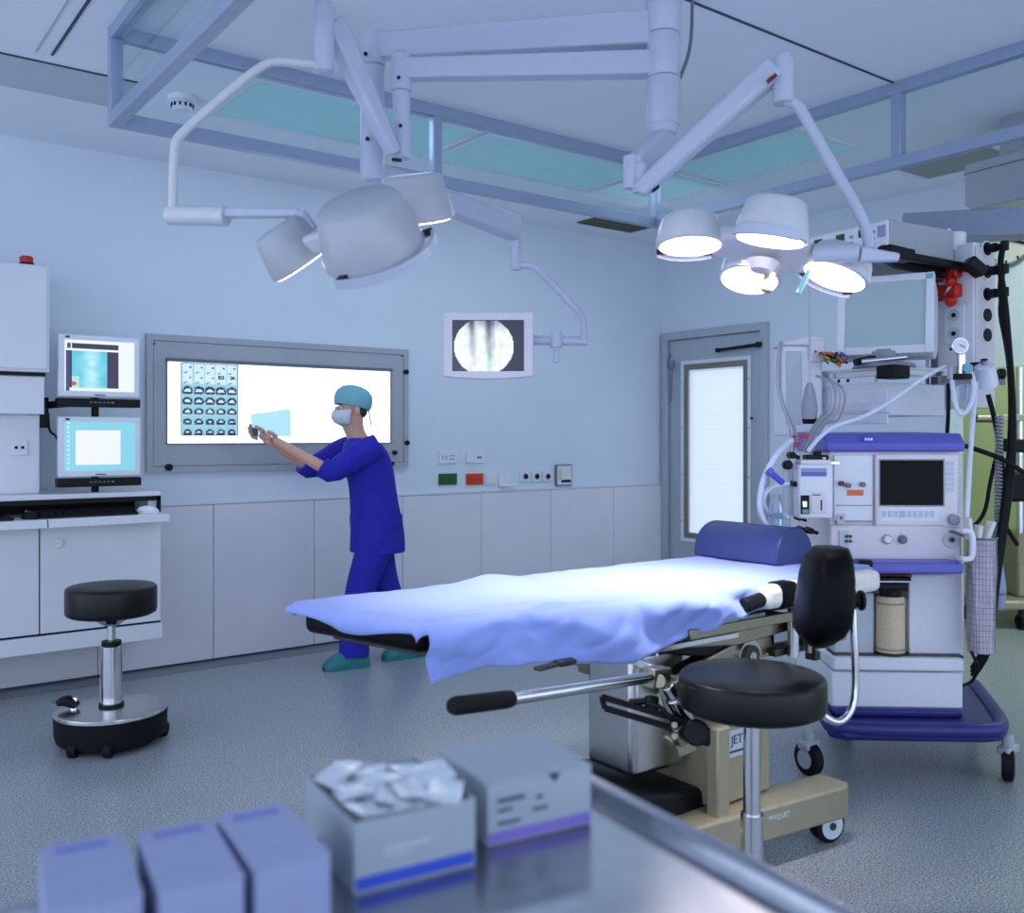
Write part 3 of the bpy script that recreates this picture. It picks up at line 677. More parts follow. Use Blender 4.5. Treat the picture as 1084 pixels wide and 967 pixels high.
obj('elbow', MB().lathe([(.004, .006), (.022, .003), (.028, -.008), (.029, k.z*0-.06), (.029, kb.z-k.z+.004), (.024, kb.z-k.z)], Matrix.Translation(k), 28), 'arm_paint', L2, world=True)
q = PD(917, 240, 2.5)
obj('drop_tube', MB().tube([kb+Z*.012, PD(845, 110, 2.6), PD(858, 135, 2.58), PD(908, 222, 2.5), PD(918, 245, 2.49), PD(920, 264, 2.48)], .015, n=14, smooth=2), 'arm_paint', L2, world=True)
obj('yoke', MB().cyl(PD(862, 268, 2.53), PD(911, 268, 2.47), .025).beam(PD(911, 270, 2.47), PD(952, 273, 2.44), .035, .04, w2=.025, h2=.02), 'arm_paint', L2, world=True, bevel=.005)
tg2 = Vector((2.0, 2.06, .84)); lp = M2 @ Vector((0, 0, -.03))
lamp_light('surgical_lamp_beam', lp, (2.15, 2.08, .84), 5.5)
# ------------------------------------------------------------------ lamp over the foot end
D1 = 2.45
C1 = PD(379, 260, D1)
ro = math.radians(-20); ti = math.radians(-25)
ex = RT*math.cos(ro) - Z*math.sin(ro); ey = (FW*math.cos(ti) - Z*math.sin(ti)); ey = (ey-ex*ey.dot(ex)).normalized()
M1 = frameM(C1, ex, ey)
L1 = thing('surgical_lamp', 'surgical lamp seen from its domed back greyed by shade, above the foot end of the table', 'surgical lamp', (C1.x, C1.y, C1.z), group='surgical lamps on the ceiling column')
lamp_head(L1, M1, [(-.16, .04, .085, .11, .7), (.165, .06, .1, .115, .7), (.0, .19, .09, .1, .8), (.045, -.175, .128, .135, .9)], 'lens_glow', 'lamp_grey')  # pods greyer than the twin lamp's: shade is put into their colour
body = MB().prism([(-.16, .1), (-.08, .11), (-.06, .17), (.06, .17), (.09, .12), (.16, .12), (.16, -.01), (.12, -.07), (.1, -.1), (-.03, -.1), (-.06, -.04), (-.16, -.01)], .015, .07, M1)
obj('body', body, 'lamp_white', L1, world=True, bevel=.014, seg=3)
a2 = PD(425, HY, 2.92); a2.z = 0
ap = lambda u, v, d: PD(u, v, d)
A2a = Vector((cp.x, cp.y, zc(68))); A2b = Vector((a2.x, a2.y, zc(74, 2.92)))
obj('column_arm', MB().beam(A2a, A2b, .06, .075, w2=.05, h2=.062), 'arm_paint', L1, world=True, bevel=.006)
mb = MB(); sleeve(mb, a2, 58, 97, .031); sleeve(mb, a2, 97, 168, .027); mb.lathe([(.03, 0), (.02, .008), (.004, .01)], Matrix.Translation((a2.x, a2.y, zc(58, 2.92))), 24)
obj('pivot', mb, 'arm_paint', L1, world=True, bevel=.003)
obj('pivot_screw', MB().cyl(PD(422, 82, 2.89), PD(422, 82, 2.885), .006, n=10).cyl(PD(424, 133, 2.893), PD(424, 133, 2.888), .006, n=10), 'black', L1, world=True)
lo = PD(417, 163, 2.88); hi = PD(350, 22, 2.72)
obj('spring_arm', MB().beam(lo, lo.lerp(hi, .5), .04, .045, w2=.05, h2=.06).beam(lo.lerp(hi, .45), hi, .048, .062, w2=.055, h2=.075), 'arm_paint', L1, world=True, bevel=.012, seg=3)
obj('arm_stop', MB().beam(PD(415, 169, 2.84), PD(425, 170, 2.84), .012, .008), 'black', L1, world=True)
k = PD(343, 3, 2.68); kb = PD(343, 78, 2.68)
obj('elbow', MB().lathe([(.004, .006), (.022, .003), (.028, -.008), (.029, -.1), (.029, kb.z-k.z+.006), (.02, kb.z-k.z), (.003, kb.z-k.z-.003)], Matrix.Translation(k), 28), 'arm_paint', L1, world=True)
obj('drop_tube', MB().tube([PD(340, 69, 2.68), PD(300, 65, 2.66), PD(278, 66, 2.64), PD(190, 142, 2.56), PD(184, 155, 2.55), PD(183, 220, 2.55)], .0125, n=14, smooth=2), 'lamp_white', L1, world=True)
obj('yoke_bearing', MB().cyl(PD(178, 228, 2.56), PD(239, 229, 2.52), .026).cyl(PD(226, 229, 2.53), PD(240, 229, 2.52), .027), 'lamp_white', L1, world=True, bevel=.004)
obj('yoke', MB().beam(PD(238, 226, 2.52), PD(318, 226, 2.5), .03, .024).beam(PD(318, 226, 2.5), M1 @ Vector((-.1, .06, .06)), .03, .03), 'arm_paint', L1, world=True, bevel=.006)
lp = M1 @ Vector((0, 0, -.04))
lamp_light('surgical_lamp_beam', lp, (1.66, 2.1, .84), 2.4)
# ------------------------------------------------------------------ hanging monitor
D3 = 4.0
mo = PD(517, 400, D3)
T3 = thing('ceiling_monitor', 'white flat monitor with a round grey scope picture on a ceiling arm', 'monitor', (mo.x, mo.y, mo.z))
a1 = PD(394, HY, 3.07); a1.z = 0
A1a = Vector((cp.x, cp.y, zc(30))); A1b = Vector((a1.x, a1.y, zc(50, 3.07)))
obj('column_arm', MB().beam(A1a, A1b, .06, .105, w2=.05, h2=.08), 'arm_paint', T3, world=True, bevel=.006)
mb = MB(); sleeve(mb, a1, 34, 70, .042); sleeve(mb, a1, 70, 192, .0385); obj('pivot', mb, 'arm_paint', T3, world=True, bevel=.006)
obj('pivot_screw', MB().cyl(PD(387, 57, 3.02), PD(387, 57, 3.015), .007, n=10).cyl(PD(389, 147, 3.026), PD(389, 147, 3.02), .007, n=10), 'black', T3, world=True)
j = PD(545, 250, 3.9)
b0 = PD(394, 183, 3.07)
obj('spring_arm', MB().beam(b0, b0.lerp(j, .15), .06, .06).beam(b0, j+Z*.03, .06, .075, w2=.075, h2=.1), 'arm_paint', T3, world=True, bevel=.02, seg=3)
obj('wrist', MB().cyl(PD(546, 284, 3.9), PD(546, 240, 3.9), .02).cyl(PD(546, 286, 3.9), PD(546, 262, 3.9), .022), 'arm_paint', T3, world=True, bevel=.003)
obj('drop_tube', MB().tube([PD(549, 281, 3.9), PD(562, 280, 3.9), PD(572, 287, 3.91), PD(608, 325, 3.97), PD(617, 337, 4.0), PD(618, 358, 4.03)], .0155, n=12, smooth=2), 'arm_paint', T3, world=True)
obj('cross_arm', MB().cyl(PD(622, 361, 4.05), PD(560, 360, 4.07), .021).cyl(PD(589, 352, 4.05), PD(589, 368, 4.05), .027).cyl(PD(589, 366, 4.05), PD(589, 384, 4.05), .013), 'arm_paint', T3, world=True, bevel=.003)
Mm = frameM(PD(517, 365, D3), RT, FW)
hw, hh = .190, .138
obj('housing', MB().prism([(-hw, hh), (hw, hh), (hw, -hh+.005), (hw*.6, -hh-.004), (0, -hh-.008), (-hw*.6, -hh-.004), (-hw, -hh+.005)], 0, .045, Mm, axis='y').box(-hw*.6, hw*.9, .045, .08, -hh*.6, hh*.6, Mm), 'cream', T3, world=True, bevel=.006)
def scope(s, q):
    x, y = (s-.44)*1.34, q-.52
    if x*x+y*y > .31 or s > .94: return (26, 32, 58)
    if q < .02: return (26, 32, 58)
    k = 1.0
    for c, wd, amp in ((.27, .045, .55), (.5, .05, .7), (.57, .02, .2)):
        k -= amp*math.exp(-((s-c-.03*q)/wd)**2)*max(0, (1.1-q)**1.2)
    k -= .5*math.exp(-(q/.16)**2)*(.6+.4*noise.noise((s*9, q*5, 0)))
    k += .12*noise.noise((s*14, q*7, 4))
    k = max(0, min(1, k)); g = 14 if (abs(s-.52) < .03 and q > .5) else 0
    if abs((s-.78)-(q-.02)*.42) < .012 and q < .5: k *= .35
    return (int(40+205*k)-g*2, int(52+200*k), int(76+178*k)-g)
B = .022
picture('screen', Mm @ Vector((-hw+.038, -.001, hh-.034)), RT*(2*hw-.078), Vector((0, 0, -(2*hh-.06))), 74, 58, scope, 'screen', T3, world=True)
# ================================================================== operating table
ZT = .835
TX0, TX1, TY0, TY1 = 1.06, 2.93, 1.84, 2.345
t = thing('operating_table', 'operating table on a pedestal with black mattress under a blue sheet', 'operating table', (2.05, 2.08, 0))
def y_near(x): return 1.84+.085*max(0, min(1, (1.95-x)/.75))
def x_end(y): return 1.07+(2.32-y)*.28
def W(name, mb, m, **k): return obj(name, mb, m, k.pop('parent', t), world=True, **k)
W('mattress', MB().prism([(x_end(1.935), 1.93), (1.45, 1.898), (1.95, TY0+.002), (TX1, TY0+.002), (TX1, TY1), (1.08, TY1), (x_end(2.32), 2.32)], .760, ZT-.004), 'black_vinyl', bevel=.024, seg=4)
W('table_plate', MB().prism([(1.25, 1.96), (1.95, TY0+.03), (TX1-.02, TY0+.03), (TX1-.02, TY1-.02), (1.15, TY1-.02)], .735, .759), 'dark_steel', bevel=.003)
W('side_rail', MB().box(1.98, 2.62, TY0-.035, TY0-.022, .712, .742), 'frame_steel', bevel=.003)
W('side_rail', MB().box(1.62, 2.62, TY1+.022, TY1+.035, .712, .742), 'frame_steel', bevel=.003)
for x in (2.05, 2.4):
    W('rail_spacer', MB().box(x-.012, x+.012, TY0-.022, TY0+.03, .715, .74), 'dark_steel')
W('back_section', MB().prism([(1.72, .722), (2.66, .722), (2.66, .68), (2.25, .655), (1.9, .69)], TY0+.015, TY0+.035, axis='y'), 'frame_steel', bevel=.004)
W('back_section', MB().prism([(1.72, .722), (2.66, .722), (2.66, .68), (2.25, .655), (1.9, .69)], TY1-.035, TY1-.015, axis='y'), 'frame_steel', bevel=.004)
W('frame_cover', MB().prism([(1.95, .69), (2.45, .66), (2.45, .625), (2.2, .615), (1.98, .66)], TY0+.04, TY1-.04, axis='y'), 'black', bevel=.008)
# hinge box and slanted arm that carry the plate
W('hinge_arm', MB().beam((2.0, TY0+.06, .56), (2.42, TY0+.06, .655), .06, .085), 'frame_steel', bevel=.006)
W('hinge_arm', MB().beam((2.0, TY1-.06, .56), (2.42, TY1-.06, .655), .06, .085), 'frame_steel', bevel=.006)
h = Vector((2.30, TY0+.02, .615))
for r, dy, m in ((.05, 0, 'chrome'), (.035, -.008, 'dark_steel'), (.015, -.012, 'chrome')):
    W('hinge_disc', MB().cyl(h+Vector((0, .012, 0)), h+Vector((0, dy-.004, 0)), r), m)
W('cross_bar', MB().beam((2.35, TY0+.08, .60), (2.78, TY0+.02, .62), .03, .03), 'frame_steel', bevel=.003)
W('tray_rail', MB().beam(PD(660, 694, 2.55), PD(700, 712, 2.48), .02, .02).beam(PD(660, 694, 2.55), PD(780, 672, 2.75), .02, .016), 'steel', bevel=.002)
for u in (668, 694): W('rail_pin', MB().cyl(PD(u, 694, 2.68), PD(u, 682, 2.68), .006, n=10).cyl(PD(u, 694, 2.68), PD(u, 688, 2.68), .01, .005, n=10), 'chrome')
W('foot_hook', MB().beam(PD(568, 709, 2.33), PD(590, 703, 2.38), .025, .008).beam(PD(590, 703, 2.38), PD(606, 700, 2.42), .03, .014).beam(PD(604, 701, 2.42), Vector((1.62, 1.97, .738)), .02, .014), 'dark_steel', bevel=.002)
# lever
lv = [PD(541, 740, 2.08), PD(600, 731, 2.2), PD(690, 717, 2.4)]
W('lever_rod', MB().tube(lv, .014, n=16), 'chrome')
g = W('lever_grip', MB().tube([PD(478, 748, 1.95), PD(482, 747.5, 1.958), PD(535, 741, 2.065), PD(541, 740, 2.08)], .02, n=18, smooth=0, radii=[.016, .02, .02, .018]), 'rubber', label='black rubber grip')
W('lever_joint', MB().beam(PD(686, 718, 2.4), PD(704, 716, 2.44), .04, .05).cyl(PD(698, 722, 2.39), PD(698, 722, 2.47), .018), 'frame_steel', bevel=.003)
# mechanism under the lever
W('link_plate', MB().prism([(0, 0), (.05, .02), (.10, -.16), (.05, -.18)], -.012, .012, frameM(PD(697, 728, 2.44), RT, Z)), 'frame_steel', bevel=.004)
W('gas_spring', MB().cyl(PD(712, 738, 2.42), PD(728, 768, 2.46), .022).cyl(PD(706, 726, 2.41), PD(712, 738, 2.42), .016), 'chrome', bevel=.003)
for a, b in (((637, 738), (724, 764)), ((640, 750), (722, 774)), ((637, 738), (640, 750))):
    W('slotted_bar', MB().beam(PD(*a, 2.42), PD(*b, 2.42), .012, .014), 'black')
W('cable', MB().tube([PD(685, 745, 2.42), PD(700, 748, 2.4), PD(712, 765, 2.4), PD(722, 772, 2.42)], .006, n=8), 'black')
W('valve', MB().cyl(PD(690, 738, 2.43), PD(690, 752, 2.43), .018).cyl(PD(666, 744, 2.43), PD(690, 742, 2.43), .009), 'black', bevel=.002)
W('valve_body', MB().beam(PD(712, 780, 2.42), PD(730, 770, 2.44), .05, .05).cyl(PD(706, 786, 2.4), PD(714, 778, 2.42), .016), 'frame_steel', bevel=.004)
W('control_knob', MB().cyl(PD(737, 776, 2.37), PD(737, 776, 2.43), .033).cyl(PD(748, 770, 2.42), PD(748, 790, 2.42), .01), 'black', bevel=.006)
for dv in (-6, 6): W('bolt', MB().cyl(PD(714, 774+dv, 2.385), PD(714, 774+dv, 2.40), .008, n=10), 'base_tan')
# pedestal
W('column', MB().box(1.9, 2.12, 1.95, 2.15, .30, .66), 'steel', bevel=.02, seg=3)
W('column_sleeve', MB().box(1.92, 2.1, 1.97, 2.13, .60, .70), 'steel', bevel=.015)
W('post', MB().cyl(PZ(735, 846, .14), PZ(735, 846, .14)+Z*.33, .034), 'frame_steel', bevel=.003)
W('housing', MB().box(2.135, 2.40, 1.86, 2.22, .19, .43), 'base_tan', bevel=.008)
fp = W('housing_front', MB().box(2.105, 2.16, 1.815, 1.86, .17, .44), 'base_tan', bevel=.006)
lettering('maker_name', 'JET', .038, frameM((2.24, 1.8572, .375), (1, 0, 0), (0, 0, 1)), 'ink', t)
obj('maker_plate', MB().box(2.19, 2.295, 1.8585, 1.86, .325, .405), 'ceil_grey', t, world=True)
obj('maker_line', MB().box(2.205, 2.28, 1.8575, 1.859, .338, .345), 'ink', t, world=True)
W('base_cover', MB().prism([(1.45, .10), (2.45, .10), (2.45, .2), (2.12, .24), (1.8, .30), (1.45, .16)], 1.9, 2.26, axis='y'), 'black', bevel=.02, seg=3)
W('base_beam', MB().prism([(1.35, 1.86), (2.1, 1.80), (2.62, 1.74), (2.66, 1.76), (2.66, 1.86), (2.2, 1.93), (1.35, 1.93)], .085, .185, axis='z'), 'base_tan', bevel=.008)
W('base_beam', MB().prism([(1.35, 2.22), (2.2, 2.22), (2.66, 2.30), (2.66, 2.42), (2.1, 2.36), (1.35, 2.30)], .085, .185, axis='z'), 'base_tan', bevel=.008)
W('base_lid', MB().box(1.36, 1.62, 1.88, 2.28, .187, .2), 'white_paint', bevel=.004)
lettering('beam_mark', 'MAQUET', .022, frameM((2.33, 1.7725, .15), (1, -.115, 0), (0, 0, 1)), 'ceil_grey', t)
def castor(parent, x, y, r, wd, rz, side=1, m='rubber', name='castor'):
    M = Matrix.Translation((x, y, r)) @ Matrix.Rotation(rz, 4, 'Z')
    c = obj(name, MB().lathe([(r*.8, -wd/2), (r, -wd/2+.006), (r, wd/2-.006), (r*.8, wd/2)], M @ Matrix.Rotation(PI/2, 4, 'X'), 28), m, parent, world=True)
    obj('hub', MB().lathe([(r*.72, -wd/2-.003), (r*.74, wd/2+.003)], M @ Matrix.Rotation(PI/2, 4, 'X'), 24), 'ceil_grey', c, world=True)
    obj('axle', MB().lathe([(r*.22, -wd/2-.006), (r*.22, wd/2+.006)], M @ Matrix.Rotation(PI/2, 4, 'X'), 16), 'dark_steel', c, world=True)
    return c
cw = PZ(872, 889, 0)
for x, y in ((cw.x, 1.80), (cw.x, 2.36), (1.42, 1.9), (1.42, 2.27)): castor(t, x, y, .055, .05, math.radians(-14))
for x, y in ((cw.x-.0, 1.80), (cw.x, 2.36), (1.42, 1.9), (1.42, 2.27)): W('castor_fork', MB().cyl((x, y, .105), (x, y, .125), .03), 'dark_steel')
# head-end fittings on the near side
W('roll_pad', MB().box(2.27, 2.86, TY0-.075, TY0-.012, .768, .838), 'pad_white', bevel=.022, seg=4, label='white padded roll')
W('roll_core', MB().cyl((2.2, TY0-.04, .785), (2.29, TY0-.043, .80), .022), 'black', bevel=.004)
W('strap', MB().box(2.325, 2.42, TY0-.080, TY0-.008, .762, .843), 'black_vinyl', bevel=.022, seg=4)
W('bracket', MB().prism([(2.11, .765), (2.22, .765), (2.14, .715)], TY0-.03, TY0-.015, axis='y'), 'frame_steel')
W('rail_clamp', MB().box(2.48, 2.53, TY0-.04, TY0+.0, .63, .75), 'black', bevel=.006)
for x, m in ((2.46, 'chrome'), (2.6, 'chrome')):
    W('socket_post', MB().cyl((x, TY0-.02, .60), (x, TY0-.02, .745), .018), m)
W('head_bracket', MB().tube([(2.54, TY0-.02, .60), (2.54, TY0-.02, .70), (2.58, TY0-.02, .715), (2.6, TY0-.02, .68)], .009, n=10), 'frame_steel')
W('head_frame', MB().box(2.40, 2.70, TY0+.0, TY0+.03, .60, .625).box(2.60, 2.63, TY0, TY0+.04, .56, .745), 'dark_steel', bevel=.004)
# ------------------------------------------------------------------ sheet
def sheet():
    """flat cloth coordinates: a along the table from the foot end, b from the near edge (negative values hang over)"""
    mb = MB(); Lx = 2.90; y1 = TY1+.006
    fl, fs, ff = .06, .14, .05; na, nb = 190, 96
    A = [-fl+(1.86+fl)*i/na for i in range(na+1)]; Bv = [-fs+(.5+fs+ff)*j/nb for j in range(nb+1)]
    R = .026; idx = {}
    def bend(o):                               # arc-length over a rounded edge -> outwards, downwards
        if o <= 0: return 0, 0
        a = min(o/R, PI/2); return R*math.sin(a), R*(1-math.cos(a)) + max(0, o-R*PI/2)
    for i, a in enumerate(A):
        for j, b in enumerate(Bv):
            tt = a/1.86; bb = max(0, min(1, b/.5))
            xe = 1.04; 
            # place on the top, following the slanted foot end and the tapering near edge
            x = max(a, 0); 
            yN = y_near(1.05+x)-.006; y = yN+(y1-yN)*bb
            x = x_end(y)-.006 + x*(Lx-x_end(y))/1.86
            hem = .150-.018*math.sin(a*8)+.012*noise.noise((a*4, 0, 3))
            hem *= 1 if tt < .42 else max(.12, 1-.95*(tt-.42)/.5)
            ox = max(0, -a); oy = max(0, -b)*hem/fs; of = max(0, b-.5)
            ox *= .55+.4*math.exp(-((bb-.4)/.25)**2)
            ex_, dz1 = bend(ox); ey_, dz2 = bend(oy); ef_, dz3 = bend(of)
            x -= ex_*.94; y += -ey_+ef_; z = ZT+.002-dz1-dz2-dz3
            n1 = noise.noise((a*5.5, b*7, 0)); n2 = noise.noise((a*16+b*5, b*16, 5)); n3 = noise.noise((a*3.5+b*9, b*3-a*6, 9)); n4 = noise.noise((a*9-b*14, b*11+a*4, 2))
            e = min(1, max(0, b)/.16)
            if oy == 0 and ox == 0 and of == 0:
                z += .004+.004*n1+.0025*n2+(.010*max(0, n3)+.006*abs(n4))*(1-e*.7)
                z += .014*math.exp(-((tt-.34)/.045)**2)*math.exp(-((bb-1)/.25)**2)
            else:
                k = min(1, oy/.05)*min(1, hem/.09)**2
                if oy: y -= k*(.010+.016*n1+.014*abs(n4)+.012*math.sin(a*17+3*n3+b*25)+.007*n2); z += .010*n4*k
                if ox: x -= min(1, ox/.03)*(.010+.008*n2+.012*n1)
            idx[i, j] = len(mb.v); mb.v.append(Vector((x, y, z)))
    for i in range(na):
        for j in range(nb):
            a, b = (A[i]+A[i+1])/2, (Bv[j]+Bv[j+1])/2
            if a < 0 and (b < -.03 or b > .5): continue
            mb.f.append((idx[i, j], idx[i+1, j], idx[i+1, j+1], idx[i, j+1]))
    return mb
sh = single('bed_sheet', sheet(), 'sheet', 'pale blue cloth sheet draped over the operating table', 'sheet', angle=80)
so = sh.modifiers.new('thick', 'SOLIDIFY'); so.thickness = .002; so.offset = 1
# half-round pillow
t = thing('head_pillow', 'navy half-round vinyl pillow on the sheet', 'pillow', (2.72, 2.19, ZT+.012))
prof = [(.105*math.cos(PI*k/20), .004+.118*math.sin(PI*k/20)**.9) for k in range(21)]
mb = MB(); rings = []
yy0, yy1 = -.185, .18
for y, s_ in ((yy0, .955), (yy0+.006, .985), (yy0+.016, 1), (yy1-.016, 1), (yy1-.006, .985), (yy1, .955)):
    rings.append([Vector((x*s_, y, .0+z*s_)) for x, z in prof]+[Vector((-.1*s_, y, 0)), Vector((.1*s_, y, 0))])
obj('cushion', mb.loft(rings), 'pillow', t, angle=50)
obj('end_piping', MB().tube([Vector((x*.985, yy0+.006, z*.985)) for x, z in prof], .003, n=6, smooth=0), 'pillow', t)
# ================================================================== stools
def ellipse_seat(t, c, r, z0, z1, m='seat_vinyl'):
    obj('seat', MB().lathe([(.001, z0), (r*.9, z0), (r*.985, z0+.008), (r, z0+.02), (r, z1-.018), (r*.985, z1-.006), (r*.94, z1), (r*.6, z1+.004), (.001, z1+.005)], Matrix.Translation(c), 48), m, t, angle=50)
b0 = PZ(118, 786, 0)
t = thing('stool', 'round black stool with a drum base beside the workstation cupboard', 'stool', (b0.x, b0.y, 0), TH-PI/2, group='black round stools')
ellipse_seat(t, (0, 0, 0), .18, .535, .655)
obj('seat_plate', MB().lathe([(.03, .49), (.045, .50), (.075, .52), (.08, .535)], n=28), 'chrome', t)
obj('piston', MB().cyl((0, 0, .38), (0, 0, .5), .016), 'chrome', t)
obj('cylinder', MB().cyl((0, 0, .15), (0, 0, .405), .042), 'chrome', t, bevel=.003)
obj('cylinder_cap', MB().cyl((0, 0, .405), (0, 0, .425), .04), 'black', t, bevel=.003)
obj('cylinder_foot', MB().cyl((0, 0, .147), (0, 0, .165), .05), 'black', t)
obj('base_plate', MB().lathe([(.215, .135), (.218, .140), (.214, .147), (.18, .152), (.001, .153)], n=48), 'steel', t)
obj('base_rim', MB().lathe([(.2, .132), (.222, .134), (.222, .141), (.2, .143)], n=48), 'chrome', t)
obj('skirt', MB().lathe([(.19, .025), (.212, .03), (.22, .06), (.222, .128), (.2, .134)], n=48), 'rubber', t)
obj('under_skirt', MB().lathe([(.15, .006), (.18, .01), (.18, .03)], n=36), 'black_matte', t)
for a in (25, -70, 160, 250, 100):
    x, y = .205*math.cos(math.radians(a)), .205*math.sin(math.radians(a))
    c_ = obj('castor', MB().cyl((x-.016, y, .03), (x+.016, y, .03), .03, n=20), 'rubber', t, bevel=.004)
obj('foot_pedal', MB().tube([(-.2, -.06, .18), (-.16, -.05, .19), (-.12, -.05, .165)], .03, n=12, radii=[.012, .026, .018]), 'black', t)
obj('pedal_arm', MB().beam((-.13, -.06, .15), (-.13, -.05, .2), .02, .012), 'chrome', t)
obj('release_handle', MB().tube([(-.055, .03, .15), (-.055, .03, .275), (-.045, .03, .285), (0, .035, .285)], .007, n=10, smooth=2).tube([(-.03, .0, .15), (-.03, 0, .19), (0, 0, .2)], .01, n=10), 'lamp_grey', t)
# stool with backrest in front of the table
b1 = PD(796, HY, 2.365); b1.z = 0
t = thing('stool', 'round black stool with a padded backrest in front of the operating table', 'stool', (b1.x, b1.y, 0), TH-PI/2, group='black round stools')
ellipse_seat(t, (0, 0, 0), .18, .60, .688)
obj('seat_plate', MB().lathe([(.022, .57), (.05, .58), (.06, .60)], n=28), 'black', t)
obj('column', MB().cyl((0, 0, .1), (0, 0, .59), .0215), 'chrome', t)
obj('column_sleeve', MB().cyl((0, 0, .1), (0, 0, .34), .028), 'chrome', t)
obj('hub', MB().cyl((0, 0, .085), (0, 0, .125), .045), 'black', t, bevel=.006)
for k in range(5):
    a = 2*PI*k/5+.3; e = Vector((.26*math.cos(a), .26*math.sin(a), .075))
    lg = obj('base_leg', MB().beam((.03*math.cos(a), .03*math.sin(a), .105), e, .045, .04, w2=.03, h2=.025), 'chrome', t, bevel=.006)
    obj('castor', MB().cyl(e+Vector((-.02*math.sin(a), .02*math.cos(a), -.047)), e+Vector((.02*math.sin(a), -.02*math.cos(a), -.047)), .028, n=20), 'rubber', lg, bevel=.004)
L_ = lambda u, v, d=2.4: Vector(((u-796)/FPX*d + (CX*0), d-2.365, EYE-(v-HY)*d/FPX)) + Vector((((796-CX)/FPX)*(d-2.365), 0, 0))
obj('back_bar', MB().tube([(.1, .03, .592), (.165, .04, .592), L_(885, 768, 2.42), L_(900, 757, 2.43), L_(906, 735, 2.44), L_(905, 690, 2.44), L_(903, 650, 2.44), L_(902, 625, 2.44)], .0095, n=14, smooth=2), 'chrome', t)
pad = MB(); rings = []
cz = [ (580, 866, 893), (590, 858, 895), (610, 853, 896), (635, 849, 896), (655, 846, 894), (668, 846, 887), (678, 852, 876), (683, 858, 868)]
for v, ul, ur in cz:
    a, b = L_(ul, v, 2.40), L_(ur, v, 2.44); m_ = (a+b)/2; hx = (b.x-a.x)/2
    rings.append([m_+Vector((hx*math.copysign(abs(math.cos(2*PI*k/20))**.6, math.cos(2*PI*k/20)), (.11*min(1, 1.2*math.sqrt(max(.05, 1-((v-630)/56)**2))))*math.sin(2*PI*k/20), 0)) for k in range(20)])
obj('backrest', pad.loft(rings), 'black_vinyl', t, angle=180)
obj('back_plate', MB().beam(L_(893, 590, 2.47), L_(900, 645, 2.46), .03, .01), 'base_tan', t)
obj('clamp', MB().cyl(L_(893, 636, 2.44), L_(912, 636, 2.43), .018).cyl(L_(909, 636, 2.43), L_(914, 636, 2.43), .026), 'black', t, bevel=.004)
# ================================================================== steel instrument table with boxes
RB = math.radians(-6)
corner = PZ(628, 818, .862); TZ = .84
t = thing('instrument_table', 'stainless steel instrument table with a raised rolled rim', 'instrument table', (corner.x, corner.y, 0), RB)
W_, D_ = 1.3, .95
obj('top', MB().box(-W_, -.01, -D_, -.01, TZ-.004, TZ), 'tray_steel', t)
rp = [(-.028, TZ-.003), (-.02, TZ+.004), (-.014, TZ+.018), (-.004, TZ+.022), (.004, TZ+.016), (.004, TZ-.03), (-.004, TZ-.036), (-.028, TZ-.02)]
obj('rim', MB().prism([(x, z) for x, z in rp], -D_, 0, axis='y'), 'tray_steel', t, bevel=.003, seg=3)
obj('rim', MB().prism([(y, z) for y, z in rp], -W_, -.004, axis='x'), 'tray_steel', t, bevel=.003, seg=3)
obj('rim', MB().prism([(-W_-x, z) for x, z in rp], -D_, 0, axis='y'), 'tray_steel', t, bevel=.003, seg=3)
for x, y in ((-.05, -.05), (-W_+.05, -.05), (-.05, -D_+.05), (-W_+.05, -D_+.05)):
    lg = obj('leg', MB().cyl((x, y, .06), (x, y, TZ-.02), .0125), 'chrome', t)
    obj('castor', MB().cyl((x-.012, y, .03), (x+.012, y, .03), .03, n=18), 'rubber', lg)
obj('lower_shelf', MB().box(-W_+.04, -.04, -D_+.04, -.04, .25, .265), 'tray_steel', t)
def carton(u, v, zref, wd, dp, ht, rz, label, stripe=None, body='box_white', lid=True, name='carton', vm=None):
    p = PZ(u, v, zref)
    t = thing(name, label, 'box', (p.x, p.y, TZ+.0005), math.radians(rz), group='cardboard boxes on the steel table')
    if lid:
        obj('body', MB().box(0, wd, 0, dp, 0, ht-.002), body, t, bevel=.0015)
        obj('lid', MB().box(-.0005, wd+.0005, -.0005, dp+.0005, ht-.002, ht), body, t, bevel=.001)
    else:
        th = .002
        obj('body', MB().box(0, wd, 0, th, 0, ht).box(0, wd, dp-th, dp, 0, ht).box(0, th, th, dp-th, 0, ht).box(wd-th, wd, th, dp-th, 0, ht).box(th, wd-th, th, dp-th, 0, th), body, t)
    if stripe:
        obj('stripe', MB().box(.002, wd-.002, -.0012, -.0002, .003, ht*.22), stripe, t)
    return t
hgt = .0685
E = carton(516, 899, TZ, .132, .131, hgt, -8.5, 'white closed suture box with a violet stripe, nearest the table corner', 'box_violet')
for k, (a, b, c, dd) in enumerate(((.012, .045, .046, .05), (.012, .03, .036, .039), (.055, .075, .03, .033), (.012, .04, .022, .025), (.06, .068, .042, .046))):
    obj('print_line', MB().box(a, b, -.0012, -.0004, c, dd), 'ink', E)
obj('thumb_notch', MB().prism([(.075, hgt-.002), (.09, hgt-.002), (.084, hgt-.012)], -.0014, -.0004, axis='y'), 'ink', E)
Dx = carton(374.7, 949, TZ, .131, .149, hgt, -7, 'open white box full of shiny foil sachets, with a blue stripe', 'box_blue', lid=False)
for k, (a, b, c, dd) in enumerate(((.03, .08, .036, .039), (.03, .06, .030, .032))):
    obj('print_line', MB().box(a, b, -.0012, -.0004, c, dd), 'ceil_grey', Dx)
carton(270, 922, TZ+hgt, .068, .135, hgt, -6, 'narrow lilac-white box beside the box of foil sachets', body='box_lilac')
